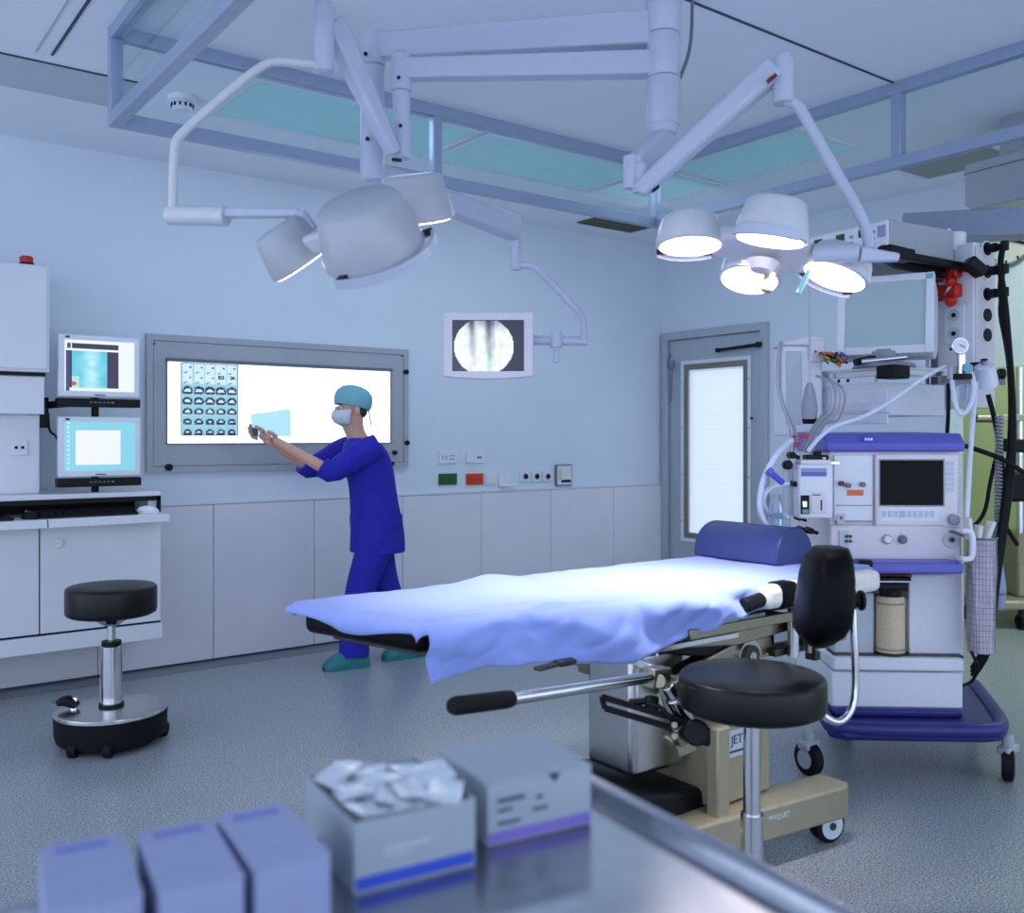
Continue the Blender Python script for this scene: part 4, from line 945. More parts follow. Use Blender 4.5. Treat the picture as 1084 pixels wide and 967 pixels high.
carton(169, 947, TZ+hgt, .068, .135, hgt, -8, 'narrow lilac-white box in the middle of the three narrow ones', body='box_lilac')
carton(50, 969, TZ+hgt, .07, .135, hgt, -8, 'narrow lilac-white box at the far end of the row from the foil sachets', body='box_lilac')
for o_ in [o for o in bpy.data.objects if o.name.startswith('carton') and 'narrow' in str(o.get('label', ''))]:
    obj('tuck_flap', MB().box(.004, .064, .108, .128, hgt+.0002, hgt+.0008), 'box_violet' if False else 'box_lilac', o_)
    obj('flap_print', MB().box(.012, .056, .112, .122, hgt+.0008, hgt+.0011), 'purple', o_)
# foil sachets standing and lying in the open box
Mx = TM[Dx.name]
random.seed(3)
for k in range(29):
    stand = k < 15
    if stand:
        y = .012+.128*k/15; c = Vector((.0655+random.uniform(-.005, .005), y, .036)); w2, h2 = .057, .0335
        rot = Matrix.Rotation(random.uniform(-.06, .06), 4, 'Z') @ Matrix.Rotation(PI/2+random.uniform(-.12, .12), 4, 'X')
    else:
        c = Vector((.028+.025*((k-15) % 4)+random.uniform(-.006, .006), .025+.032*((k-15)//4)+random.uniform(-.006, .006), .0715+.0016*((k*7) % 5))); w2, h2 = .026, .019
        rot = Matrix.Rotation(random.uniform(-1.5, 1.5), 4, 'Z') @ Matrix.Rotation(random.uniform(-.22, .22), 4, 'X') @ Matrix.Rotation(random.uniform(-.25, .25), 4, 'Y')
    mb = MB(); nx, ny = 10, 7
    for sgn in (1, -1):
        for i in range(nx+1):
            for j in range(ny+1):
                s_, q_ = i/nx*2-1, j/ny*2-1
                bul = .0028*(1-s_**4)*(1-q_**4)+.0012*noise.noise((s_*3+k, q_*3, sgn))
                mb.v.append(c + rot @ Vector((s_*w2, q_*h2, sgn*bul if abs(s_) < 1 and abs(q_) < 1 else 0)))
    o_ = (nx+1)*(ny+1)
    for i in range(nx):
        for j in range(ny):
            a = i*(ny+1)+j; mb.f.append((a, a+ny+1, a+ny+2, a+1)); mb.f.append((o_+a, o_+a+1, o_+a+ny+2, o_+a+ny+1))
    mb.v = [Mx @ p for p in mb.v]
    single('foil_sachet', mb, 'foil', 'shiny foil sachet packed in the open blue-striped box', 'sachet', group='foil sachets in the open box', angle=80)
# ================================================================== anaesthesia machine
DM = 3.72; U0 = 948
mo = PD(U0, HY, DM); mo.z = 0
AM = thing('anaesthesia_machine', 'cream anaesthesia machine with a purple hood on a blue castor base', 'medical machine', mo, TH-PI/2-math.radians(3))
X = lambda u, y=0: (u-CX)/FPX*(DM+y)-(U0-CX)/FPX*DM
V = lambda v, y=0: EYE-(v-HY)*(DM+y)/FPX
def bx(name, u0, u1, v0, v1, y0, y1, m, parent=None, **k): return obj(name, MB().box(X(u0, y0), X(u1, y0), y0, y1, V(v1, y0), V(v0, y0)), m, parent or AM, **k)
bx('upper_body', 878, 1016, 478, 597, .0, .5, 'cream', bevel=.01)
hood = obj('hood', MB().prism([(-.02, V(478)), (-.025, V(470)), (.02, V(459)), (.5, V(457)), (.5, V(478))], X(874), X(1018), axis='x'), 'purple', AM, bevel=.008)
bx('maker_plate', 915, 926, 462, 468, -.022, -.015, 'box_blue', hood)
for k in range(3): bx('plate_letter', 916.5+k*3, 918.5+k*3, 464, 466.5, -.024, -.021, 'white_paint', hood)
pnl = bx('display_panel', 928, 1014, 481, 557, -.028, .0, 'cream', bevel=.006)
bx('screen', 932.5, 998, 487.5, 535, -.030, -.027, 'screen_off', pnl)
bx('screen_bezel', 931, 999.5, 486, 536.5, -.0292, -.0275, 'grey_plastic', pnl)
for k in range(6): bx('soft_key', 1001.5, 1009, 489+k*5.5, 493+k*5.5, -.031, -.028, 'ceil_grey', pnl)
for k in range(4): bx('soft_key', 935+k*6, 939+k*6, 541, 548, -.031, -.028, 'ceil_grey', pnl)
for k in range(6): bx('soft_key', 955+k*6, 959+k*6, 541, 548, -.031, -.028, 'ceil_grey', pnl)
bx('key_strip', 933, 952, 537.5, 552, -.0290, -.0278, 'white_paint', pnl); bx('key_strip', 953, 993, 537.5, 552, -.0290, -.0278, 'white_paint', pnl)
c = Vector((X(1003.5), -.03, V(549)))
obj('rotary_knob', MB().cyl(c, c+Vector((0, -.03, 0)), .021), 'grey_plastic', pnl, bevel=.004)
obj('knob_plate', MB().box(X(994), X(1012), -.0305, -.028, V(556), V(543)), 'white_paint', pnl, bevel=.003)
# left column of the upper body: flow tubes and valves
bx('left_panel', 884, 925, 482, 552, -.012, .0, 'white_paint', bevel=.004)
bx('warning_label', 898, 915, 519, 525, -.015, -.012, 'orange')
for u, v in ((890, 512), (897, 514), (912, 513)): 
    c = Vector((X(u), -.012, V(v))); obj('valve', MB().cyl(c, c+Vector((0, -.02, 0)), .010), 'dark_red' if u < 895 else 'mid_grey', AM)
bx('groove', 886, 924, 535, 536, -.0135, -.012, 'grey_plastic'); bx('groove', 886, 924, 552, 553, -.0135, -.012, 'grey_plastic')
bx('small_socket', 887, 896, 545, 556, -.018, -.012, 'ceil_grey', bevel=.003)
obj('red_tab', MB().prism([(X(888), V(547)), (X(892), V(547)), (X(890), V(551))], -.02, -.018, axis='y'), 'red', AM)
# front fascia
fa = bx('fascia', 880, 1018, 557, 595, -.04, .0, 'cream', bevel=.012, seg=3)
for u, m in ((935, 'white_paint'), (951, 'mid_grey')):
    c = Vector((X(u), -.04, V(570))); obj('rotary_knob', MB().cyl(c, c+Vector((0, -.022, 0)), .014), m, fa, bevel=.003)
    obj('knob_ring', MB().cyl(c, c+Vector((0, -.004, 0)), .019), 'grey_plastic', fa)
c = Vector((X(1001), -.04, V(570))); obj('outlet_recess', MB().cyl(c, c+Vector((0, -.006, 0)), .033), 'ceil_grey', fa, bevel=.002); obj('outlet', MB().cyl(c, c+Vector((0, -.012, 0)), .012), 'mid_grey', fa); obj('outlet_hole', MB().cyl(c, c+Vector((0, -.014, 0)), .006), 'black', fa)
bx('port_plate', 890, 900, 562, 586, -.047, -.04, 'ceil_grey', fa, bevel=.003)
for v in (567, 572): 
    for u in (893, 897): c = Vector((X(u), -.047, V(v))); obj('port', MB().cyl(c, c+Vector((0, -.006, 0)), .006), 'dark_steel', fa)
obj('side_handle', MB().tube([(X(1012, -.03), -.03, V(562, -.1)), (X(1018, -.18), -.18, V(562, -.18)), (X(1028, -.18), -.18, V(562, -.18)), (X(1031, -.18), -.18, V(566, -.18)), (X(1031, -.18), -.18, V(588, -.18)), (X(1028, -.18), -.18, V(592, -.18)), (X(1018, -.18), -.18, V(592, -.18)), (X(1012, -.03), -.03, V(592, -.1))], .011, n=12, smooth=2), 'white_paint', AM)
# worktop and absorber
bx('worktop', 917, 1022, 596, 608, -.16, .45, 'purple', bevel=.01, seg=3)
bx('worktop_clip', 915, 928, 594, 607, -.185, -.14, 'black', bevel=.006)
bx('red_tray', 900, 966, 608, 612, -.05, .2, 'dark_red', bevel=.003); bx('tray_edge', 905, 966, 612, 616, -.09, .2, 'black', bevel=.003); bx('tray_line', 905, 965.5, 615.5, 617, -.093, -.088, 'white_paint')
bx('absorber_head', 921, 963, 617, 626, -.08, .15, 'black', bevel=.008)
cc = Vector((X(942.5), .0, 0))
obj('absorber_neck', MB().cyl(cc+Z*V(634), cc+Z*V(624), .04), 'black', AM)
can = obj('absorber_canister', MB().lathe([(.052, V(694)), (.054, V(692)), (.054, V(634)), (.05, V(631))], Matrix.Translation(cc), 32), 'granules', AM, label='canister of beige granules')
for v in (638, 686): obj('band', MB().lathe([(.0555, V(v+1.2)), (.0555, V(v-1.2))], Matrix.Translation(cc), 32), 'base_tan', can)
obj('canister_foot', MB().lathe([(.053, V(697)), (.056, V(690)), (.05, V(688))], Matrix.Translation(cc), 32), 'dark_steel', AM)
bx('column_right', 958, 964, 634, 694, .02, .1, 'base_tan'); bx('column_left', 922, 928, 634, 694, .02, .1, 'base_tan')
bx('lower_body', 880, 1018, 597, 697, .10, .5, 'cream', bevel=.008); bx('lower_panel', 962, 1017, 608, 695, .0, .1, 'white_paint', bevel=.006); bx('lower_panel', 884, 926, 628, 695, .0, .1, 'ceil_grey', bevel=.006)
bx('ledge', 884, 1019, 694, 697, -.04, .1, 'dark_steel')
dw = bx('drawer', 882, 1019, 712, 750, -.05, .5, 'white_paint', bevel=.008); bx('drawer_lip', 884, 1021, 697, 711.5, -.07, .5, 'white_paint', dw, bevel=.01)
# blue base with raised front edge, castors
base = MB().prism([(X(876, -.1), -.12), (X(880, -.2), -.20), (X(896, -.2), -.24), (X(1040, -.2), -.24), (X(1060, -.2), -.22), (X(1066, -.16), -.16), (X(1024, .45), .45), (X(880, .45), .45)], .155, .20)
obj('base', base, 'bumper', AM, bevel=.02, seg=4)
obj('bumper_rim', MB().tube([(X(880), .1, .2), (X(878, -.16), -.16, .2), (X(888, -.2), -.23, .2), (X(1045, -.2), -.235, .2), (X(1060, -.2), -.2, .2), (X(1060, -.1), -.1, .2), (X(1024, .42), .42, .2)], .026, n=12, smooth=2), 'bumper', AM)
obj('base_step', MB().box(X(884, -.08), X(1020, -.08), -.08, .5, .2, V(750, -.05)+.002), 'bumper', AM, bevel=.01)
for u, y in ((860, -.15), (1067, -.17), (885, .40), (1022, .40)):
    xx = X(u, y); wz = .062
    ck = obj('castor', MB().lathe([(.045, -.022), (wz, -.016), (wz, .016), (.045, .022)], Matrix.Translation((xx, y, wz)) @ Matrix.Rotation(.5 if u < 950 else -.4, 4, 'Z') @ Matrix.Rotation(PI/2, 4, 'Y'), 26), 'rubber', AM)
    obj('hub', MB().lathe([(.036, -.024), (.04, .024)], Matrix.Translation((xx, y, wz)) @ Matrix.Rotation(.5 if u < 950 else -.4, 4, 'Z') @ Matrix.Rotation(PI/2, 4, 'Y'), 20), 'lamp_grey', ck)
    obj('fork', MB().prism([(-.05, .0), (.06, .0), (.03, .09), (-.045, .11)], -.028, .028, Matrix.Translation((xx, y, wz-.005)) @ Matrix.Rotation(.5 if u < 950 else -.4, 4, 'Z') @ Matrix.Rotation(PI/2, 4, 'Z') @ Matrix.Translation((0, 0, 0)), axis='y') if False else MB().cyl((xx, y, wz+.055), (xx, y, wz+.11), .022).beam((xx-.03, y-.02, wz+.05), (xx+.03, y+.02, wz+.06), .05, .03), 'lamp_grey', ck, bevel=.006)
# vaporiser on the left of the machine
vp = bx('vaporiser', 849, 885, 492, 550, -.11, .02, 'white_paint', bevel=.008)
bx('vaporiser_cap', 851, 883, 487, 492, -.10, .0, 'cream', vp, bevel=.004); bx('vaporiser_lock', 857, 880, 482, 488, -.09, -.02, 'black', vp, bevel=.003)
bx('lock_tongue', 866, 872, 478, 483, -.07, -.03, 'black', vp); obj('lock_mark', MB().prism([(X(865), V(484)), (X(869), V(484)), (X(867), V(487))], -.0925, -.09, axis='y'), 'white_paint', vp)
bx('blue_band', 851.5, 878, 496, 505, -.113, -.109, 'box_lilac', vp); bx('blue_band', 851.5, 878, 500, 504, -.1145, -.112, 'purple', vp)
bx('fill_window', 851, 860, 525, 545, -.113, -.109, 'black', vp); bx('fill_neck', 853, 858, 531, 538, -.125, -.112, 'chrome', vp, bevel=.002); bx('fill_tab', 853, 859, 540, 544, -.118, -.112, 'cap', vp)
bx('front_plate', 862, 877, 521, 544, -.114, -.109, 'cream', vp, bevel=.002); bx('gauge_slit', 872, 873.5, 530, 541, -.116, -.1135, 'ink', vp); bx('print_line', 863.5, 872, 524, 525, -.1155, -.1135, 'ink', vp)
bx('mount_rail', 846, 890, 489, 492, -.02, .02, 'chrome')
c = Vector((X(830), -.06, V(492))); obj('side_valve', MB().cyl(c, c+Vector((0, -.04, 0)), .018), 'black', AM, bevel=.004)
bx('side_block', 833, 839, 470, 560, -.02, .03, 'ceil_grey', bevel=.006)
for u, v, r in ((836, 482, .013), (838, 512, .010), (846, 560, .012), (855, 561, .012), (843, 548, .009)):
    c = Vector((X(u), -.08, V(v))); obj('fitting', MB().cyl(c, c+Vector((.0, .07, 0)), r).cyl(c+Vector((0, .02, 0)), c+Vector((.03, .02, -.01)), r*.6), 'black', AM, bevel=.002)
def PM(u, v, d): return PD(u, v, d)
def hose(name, pts, r, m, label, cat='hose', group=None, n=10, rib=0, smooth=3):
    mb = MB(); 
    if rib:
        q = MB().tube(pts, r, n=4, smooth=smooth); cen = [sum((q.v[i*4+k] for k in range(4)), Vector())/4 for i in range(len(q.v)//4)]
        tot = [0]
        for a, b in zip(cen[:-1], cen[1:]): tot.append(tot[-1]+(b-a).length)
        N_ = int(tot[-1]/rib); P_ = []; rr = []
        for k in range(N_*2+1):
            s_ = tot[-1]*k/(N_*2); i = max(j for j in range(len(tot)) if tot[j] <= s_+1e-9); i = min(i, len(cen)-2)
            f = (s_-tot[i])/max(1e-9, tot[i+1]-tot[i]); P_.append(cen[i].lerp(cen[i+1], f)); rr.append(r if k % 2 else r*.78)
        mb.tube(P_, r, n=n, smooth=0, radii=rr)
    else: mb.tube(pts, r, n=n, smooth=smooth)
    return single(name, mb, m, label, cat, group, angle=60)
# drug trolley parts on the left: breathing tubes
hose('breathing_tube', [PM(852, 570, 3.55), PM(820, 566, 3.5), PM(803, 545, 3.5), PM(806, 510, 3.5), PM(822, 480, 3.52), PM(838, 466, 3.6)], .011, 'tube_white', 'white breathing tube looping beside the vaporiser', group='breathing tubes')
hose('breathing_tube', [PM(834, 548, 3.55), PM(812, 544, 3.52), PM(806, 528, 3.52), PM(816, 515, 3.53), PM(834, 512, 3.6)], .010, 'tube_white', 'short white breathing tube curling under the blue clip', group='breathing tubes')
t = thing('tube_clip', 'small blue clip on the looping breathing tube', 'clip', PM(822, 507, 3.48))
obj('jaw', MB().beam(PM(815, 500, 3.47), PM(829, 512, 3.47), .026, .02), 'blue_clip', t, world=True, bevel=.004); obj('ring', MB().cyl(PM(813, 498, 3.47), PM(816, 501, 3.47), .016), 'purple', t, world=True)
t = thing('water_trap', 'clear water trap with a pale blue cap on the breathing tubes', 'water trap', PM(823, 548, 3.5))
obj('cup', MB().lathe([(.012, V(560)), (.03, V(552)), (.034, V(535)), (.02, V(520))], Matrix.Translation((PM(823, 540, 3.5).x, PM(823, 540, 3.5).y, 0)), 20), 'clear', t, world=True)
obj('cap', MB().cyl(PM(823, 549, 3.49), PM(823, 543, 3.49), .018), 'cap', t, world=True)
# ------------------------------------------------------------------ net bag on the side of the machine
NB = PD(1039, HY, 3.62)
t = thing('net_bag', 'white mesh bag hanging on the side of the anaesthesia machine', 'bag', (NB.x, NB.y, EYE-(690-HY)*3.62/FPX), TH-PI/2)
zt_, zb_ = EYE-(572-HY)*3.62/FPX, 0
ztop = EYE-(570-HY)*3.62/FPX-(EYE-(690-HY)*3.62/FPX)
nb = MB(); ncol, nrow = 26, 40; hwid = .054
def bagp(i, j):
    a = 2*PI*i/ncol; h = ztop*j/nrow; sw = 1+.12*noise.noise((i*.6, j*.12, 2))+.05*math.sin(a*5+j*.08)
    return Vector((hwid*sw*math.cos(a)*(.86+.14*j/nrow), .05*sw*math.sin(a), h))
grid = [[bagp(i, j) for i in range(ncol)] for j in range(nrow+1)]
for j in range(nrow+1):
    if j % 2 == 0:
        for i in range(ncol): nb.beam(grid[j][i], grid[j][(i+1) % ncol], .0015, .0015)
for i in range(ncol):
    for j in range(0, nrow, 2): nb.beam(grid[j][i], grid[j+2][i], .0015, .0015)
obj('mesh', nb, 'net', t, smooth=False, kind='stuff')
lin_ = MB(); lin_.loft([[Vector((p.x*.94, p.y*.9, p.z)) for p in grid[j]] for j in range(0, nrow+1, 4)])
obj('contents', lin_, 'bag_fill', t, label='pale waste filling the bag')
obj('hoop', MB().tube(grid[nrow]+[grid[nrow][0]], .004, n=6, smooth=0), 'mid_grey', t)
obj('hook', MB().tube([(-.05, 0, ztop), (-.09, .03, ztop+.02), (-.1, .05, ztop+.02)], .005, n=6), 'mid_grey', t)
for k, (u0, v0, u1, v1, lab) in enumerate(((1026, 572, 1024, 548, 'white packet sticking out of the net bag beside the machine'), (1042, 573, 1050, 552, 'white packet leaning out of the net bag toward the black hoses'), (1034, 570, 1036, 556, 'short white packet between the two others in the net bag'))):
    single('paper_packet', MB().beam(PD(u0, v0, 3.6), PD(u1, v1, 3.6), .045, .02, w2=.055, h2=.015), 'pad_white', lab, 'packet', group='packets in the net bag', bevel=.006)
hose('drain_hose', [PD(1028, 690, 3.6), PD(1036, 706, 3.6), PD(1030, 722, 3.62), PD(1019, 726, 3.7)], .006, 'black', 'thin black hose curling under the net bag')
# ================================================================== ceiling supply boom
KX = PD(942, HY, 3.95); KX.z = 0
ax = (FW*-.866+RT*.5); ay = (FW*.5+RT*.866)
rzP = math.atan2(ax.y, ax.x)
SB = thing('supply_boom', 'ceiling supply boom with shelves, sockets and gas outlets beside the anaesthesia machine', 'supply boom', KX, rzP)
ZP = lambda v, d=3.95: EYE-(v-HY)*d/FPX
def sb(name, x0, x1, y0, y1, z0, z1, m, parent=None, **k): return obj(name, MB().box(x0, x1, y0, y1, z0, z1), m, parent or SB, **k)
# shelf with drawer (local x: 0 is the near corner, negative goes to the left; y goes deeper)
zs = ZP(390)
sb('shelf', -.50, .02, -.0, .42, zs-.012, zs+.01, 'white_paint', bevel=.004)
sb('shelf_rail', -.50, .02, -.025, -.01, zs-.03, zs-.005, 'chrome', bevel=.002)
sb('side_rail', .03, .042, -.02, .42, zs-.03, zs-.005, 'chrome', bevel=.002)
sb('corner_clamp', -.035, .055, -.045, .06, zs-.045, zs+.012, 'black', bevel=.008)
sb('corner_clamp', -.55, -.46, -.06, .0, zs-.075, zs-.005, 'black', bevel=.008)
sb('shelf_lip', -.44, -.06, -.018, -.0, zs-.055, zs-.028, 'white_paint')
for x in (-.25, -.2): obj('lip_hole', MB().cyl((x, -.018, zs-.042), (x, -.02, zs-.042), .008, n=12), 'black', SB)
dz1, dz0 = zs-.06, ZP(440)
sb('drawer_case', -.42, .0, .0, .36, dz0, dz1, 'white_paint', bevel=.005)
dfr = sb('drawer', -.415, -.005, -.012, .0, dz0+.012, dz1-.02, 'white_paint', bevel=.003)
sb('drawer_handle', -.33, -.09, -.018, -.012, dz0+.02, dz0+.055, 'cream', dfr, bevel=.002)
sb('drawer', -.415, -.005, -.010, .0, dz0-.035, dz0+.006, 'white_paint', bevel=.003)
# service column
CK = PD(1031, HY, 4.1); CKl = TM[SB.name].inverted() @ Vector((CK.x, CK.y, 0))
cx_, cy_ = CKl.x, CKl.y
zt1, zt0 = ZP(256, 4.1), ZP(432, 4.1)
colm = sb('service_column', cx_-.2, cx_, cy_, cy_+.14, zt0, zt1, 'white_paint', bevel=.006)
sb('column_edge', cx_-.225, cx_-.2, cy_-.02, cy_+.12, zt0, zt1-.01, 'chrome', bevel=.003)
sb('dark_back', cx_-.21, cx_-.175, cy_-.01, cy_, zt0, zt1-.02, 'mid_grey')
sb('gas_panel', cx_-.002, cx_+.01, cy_+.005, cy_+.135, zt0, zt1-.02, 'cream', bevel=.004)
for k, v in enumerate((264, 288, 312, 334, 355)):
    z = ZP(v, 4.13); c = Vector((cx_+.01, cy_+.07, z))
    ring_ = obj('gas_outlet', MB().cyl(c, c+Vector((.006, 0, 0)), .036), 'white_paint', SB, bevel=.002); obj('port', MB().cyl(c, c+Vector((.009, 0, 0)), .029), 'black', ring_)
    if k < 3:
        pl = obj('gas_plug', MB().cyl(c, c+Vector((.05, 0, 0)), .02).cyl(c+Vector((.05, 0, 0)), c+Vector((.085, 0, 0)), .014).cyl(c+Vector((.085, 0, -.02)), c+Vector((.085, 0, .02)), .017), 'black', SB, bevel=.003)
for v in (330, 350):
    z = ZP(v, 4.05); c = Vector((cx_-.09, cy_, z))
    so_ = obj('power_socket', MB().box(c.x-.05, c.x+.05, cy_-.008, cy_, z-.042, z+.042), 'white_paint', SB, bevel=.004); obj('well', MB().cyl(c+Vector((0, -.008, 0)), c+Vector((0, -.010, 0)), .028), 'ceil_grey', so_)
    obj('pin_hole', MB().cyl(c+Vector((-.0, -.010, 0)), c+Vector((-.0, -.013, 0)), .010), 'black', so_)
for v in (283, 304):
    z = ZP(v, 4.05)
    pg = obj('red_plug', MB().box(cx_-.15, cx_-.05, cy_-.05, cy_, z-.03, z+.03).cyl((cx_-.09, cy_-.05, z-.03), (cx_-.06, cy_-.06, z-.06), .024), 'red', SB, bevel=.01)
    obj('plug_band', MB().beam((cx_-.10, cy_-.055, z-.02), (cx_-.07, cy_-.055, z+.018), .01, .012), 'chrome', pg); sb('plug_shroud', cx_-.17, cx_-.14, cy_-.04, cy_, z-.034, z+.034, 'dark_red', pg, bevel=.006)
# upper shelf, boom arm, ceiling mount
ze = ZP(268)
sb('upper_shelf', -.46, .01, -.02, .46, ze-.02, ze-.004, 'mid_grey', bevel=.004)
obj('shelf_bracket', MB().prism([(0, 0), (.5, 0), (.5, -.05), (.1, -.03)], .02, .05, Matrix.Translation((0, -.02, ze-.02)) @ Matrix.Rotation(PI/2, 4, 'Z'), axis='y'), 'black', SB, bevel=.004)
a = PD(935, 266, 3.88); b = PD(962, 272, 3.95); c = PD(1022, 283, 4.12); d = PD(1048, 289, 4.2)
obj('black_rail', MB().beam(a, b, .07, .05).beam(b, c, .04, .03).cyl(c-(c-b)*.1, d, .02), 'black', SB, world=True, bevel=.006)
obj('rail_block', MB().beam(PD(1024, 276, 4.05), PD(1040, 290, 4.05), .07, .05), 'black', SB, world=True, bevel=.008)
arm0, arm1 = PD(958, 243, 4.55), PD(1200, 232, 4.05)
obj('boom_arm', MB().beam(arm0, arm1, .16, .125), 'boom_grey', SB, world=True, bevel=.006)
obj('arm_cap', MB().beam(PD(956, 233, 4.52), PD(958, 233, 4.52), .02, .04), 'dark_steel', SB, world=True)
obj('arm_bolt', MB().cyl(PD(1004, 245, 4.32), PD(1004, 245, 4.3), .012, n=12), 'chrome', SB, world=True)
obj('column_neck', MB().cyl(Vector((CK.x, CK.y, 0))+FW*.12-RT*.03+Z*(zt1-.02), Vector((CK.x, CK.y, 0))+FW*.12-RT*.03+Z*(zt1+.06), .05), 'white_paint', SB, world=True)
m0 = PD(1102, 185, 4.5)
Mm_ = Matrix.Translation((m0.x, m0.y, 0)) @ Matrix.Rotation(rzP, 4, 'Z')
zl, zh = ZP(212, 4.4), ZP(160, 4.4)
obj('ceiling_mount', MB().prism([(-.26, zl+.03), (-.22, zl), (.3, zl), (.3, zh), (-.26, zh)], -.2, .2, Mm_, axis='y'), 'lamp_grey', SB, world=True, bevel=.006)
obj('mount_stem', MB().box(-.12, .2, -.14, .14, zh, ZC, Mm_), 'lamp_grey', SB, world=True, bevel=.004)
obj('mount_seam', MB().box(-.262, .302, -.202, .202, zh-.05, zh-.044, Mm_), 'mid_grey', SB, world=True)
# hanging grey lead holder on the left end
lw = TM[SB.name]
# electrosurgery unit on the upper shelf
EU = thing('electrosurgery_unit', 'grey electrosurgery unit with green displays on the upper shelf of the boom', 'medical device', lw @ Vector((-.2, .2, ze)), rzP)
zq = ze-.004
el = lambda name, x0, x1, y0, y1, z0, z1, m, p=None, **k: obj(name, MB().box(x0+.2, x1+.2, y0-.2, y1-.2, z0, z1), m, p or EU, **k)
eh = ZP(232)-ze
el('case', -.44, .0, .0, .42, .0, eh, 'lamp_grey', bevel=.006); fp_ = el('front', -.438, -.002, -.014, .0, .004, eh-.004, 'white_paint', bevel=.004)
for x in (-.37, -.245, -.125): el('display', x-.022, x+.022, -.017, -.014, eh*.62, eh*.85, 'led_green', fp_)
for x in (-.31, -.185, -.07):
    for z in (.3, .5, .7): el('button', x-.008, x+.008, -.018, -.014, eh*z-.006, eh*z+.006, 'grey_plastic', fp_)
for k in range(5): el('button', -.40+k*.05, -.375+k*.05, -.018, -.014, eh*.2, eh*.3, 'grey_plastic', fp_)
el('label_patch', -.13, -.08, -.016, -.014, eh*.25, eh*.42, 'green_wall', fp_); el('power_switch', -.035, -.012, -.018, -.014, eh*.1, eh*.25, 'black', fp_); el('label_patch', -.05, -.01, -.016, -.014, eh*.5, eh*.85, 'box_lilac', fp_)
# monitor on the shelf
mx_ = (FW*-.5+RT*.866); mz_ = Vector((-mx_.y, mx_.x, 0))
mc = PD(936, HY, 4.06); 
CM = thing('patient_monitor', 'boxy white monitor with a blank grey-green screen on the boom shelf', 'monitor', (mc.x, mc.y, zs+.01), math.atan2(mx_.y, mx_.x))
ti_ = Matrix.Translation((0, 0, .055)) @ Matrix.Rotation(math.radians(-7), 4, 'X')
mh = .345
def cmx(name, x0, x1, y0, y1, z0, z1, m, p=None, **k): return obj(name, MB().box(x0, x1, y0, y1, z0, z1, ti_), m, p or CM, **k)
obj('bezel', MB().box(-.195, -.162, -.02, .03, 0, mh, ti_).box(.162, .195, -.02, .03, 0, mh, ti_).box(-.162, .162, -.02, .03, 0, .036, ti_).box(-.162, .162, -.02, .03, mh-.03, mh, ti_), 'white_paint', CM, bevel=.004)
cmx('screen', -.164, .164, -.008, .0, .034, mh-.028, 'crt_glass', label='blank grey-green screen')
obj('rear_case', MB().prism([(.03, 0), (.03, mh), (.16, mh-.03), (.2, mh-.1), (.2, .05), (.14, 0)], -.19, .19, ti_, axis='x'), 'cream', CM, bevel=.008)
cmx('maker_plate', -.03, .03, -.0215, -.02, .012, .022, 'grey_plastic')
cmx('corner_light', .165, .19, -.0215, -.02, mh-.03, mh-.008, 'cap')
obj('stand', MB().lathe([(.13, 0), (.12, .015), (.06, .03), (.05, .07)], n=30), 'grey_plastic', CM)
# bundle of coloured leads and folders on the shelf
lb = PD(882, 375, 4.12)
t = thing('lead_bundle', 'tangled bundle of coloured monitoring leads on the boom shelf', 'cable bundle', (lb.x, lb.y, zs+.01))
random.seed(11)
for k, m in enumerate(('yellow_wire', 'red', 'black', 'green_wire', 'yellow_wire', 'purple', 'black', 'orange')):
    pts = [Vector((.055*math.cos(i*1.3+k), .045*math.sin(i*1.1+k*2), .012+.06*abs(math.sin(i*.7+k)))) for i in range(9)]
    obj('lead', MB().tube(pts, .005, n=6, smooth=2), m, t)
single('black_folder', MB().beam(PD(905, 384, 4.0), PD(925, 379, 4.0), .05, .03, w2=.06, h2=.02), 'black', 'black wedge of cable plugs beside the coloured leads', 'cable plug', bevel=.006)
single('lens_tube', MB().cyl(PD(912, 383, 3.9), PD(960, 378, 3.86), .010), 'chrome', 'thin chrome scope lying at the front of the boom shelf', 'scope')
# device hanging at the left of the shelf
dv = PD(850, HY, 4.2)
t = thing('infusion_module', 'tall white module hanging at the lead end of the boom shelf', 'medical device', (dv.x, dv.y, ZP(470, 4.2)), TH-PI/2)
xx = lambda u: (u-850)/FPX*4.2
zv = lambda v: ZP(v, 4.2)-ZP(470, 4.2)
obj('case', MB().box(xx(829), xx(871), 0, .16, zv(462), zv(366)), 'white_paint', t, bevel=.008)
obj('cap', MB().prism([(xx(827), zv(366)), (xx(827), zv(362)), (xx(858), zv(356)), (xx(872), zv(358)), (xx(872), zv(366))], -.02, .17, axis='y'), 'cream', t, bevel=.006)
obj('side_panel', MB().box(xx(855), xx(872), -.03, .0, zv(384), zv(360)), 'cream', t, bevel=.01)
obj('door', MB().box(xx(832), xx(848), -.008, .0, zv(450), zv(372)), 'ceil_grey', t, bevel=.003)
obj('indicator', MB().cyl((xx(861), -.03, zv(373)), (xx(861), -.034, zv(373)), .006, n=10), 'red', t)
single('pole_wire', MB().cyl(PD(857, 420, 3.8), PD(857, 300, 3.8), .003, n=8), 'lamp_grey', 'thin vertical wire hanging in front of the infusion module', 'wire')
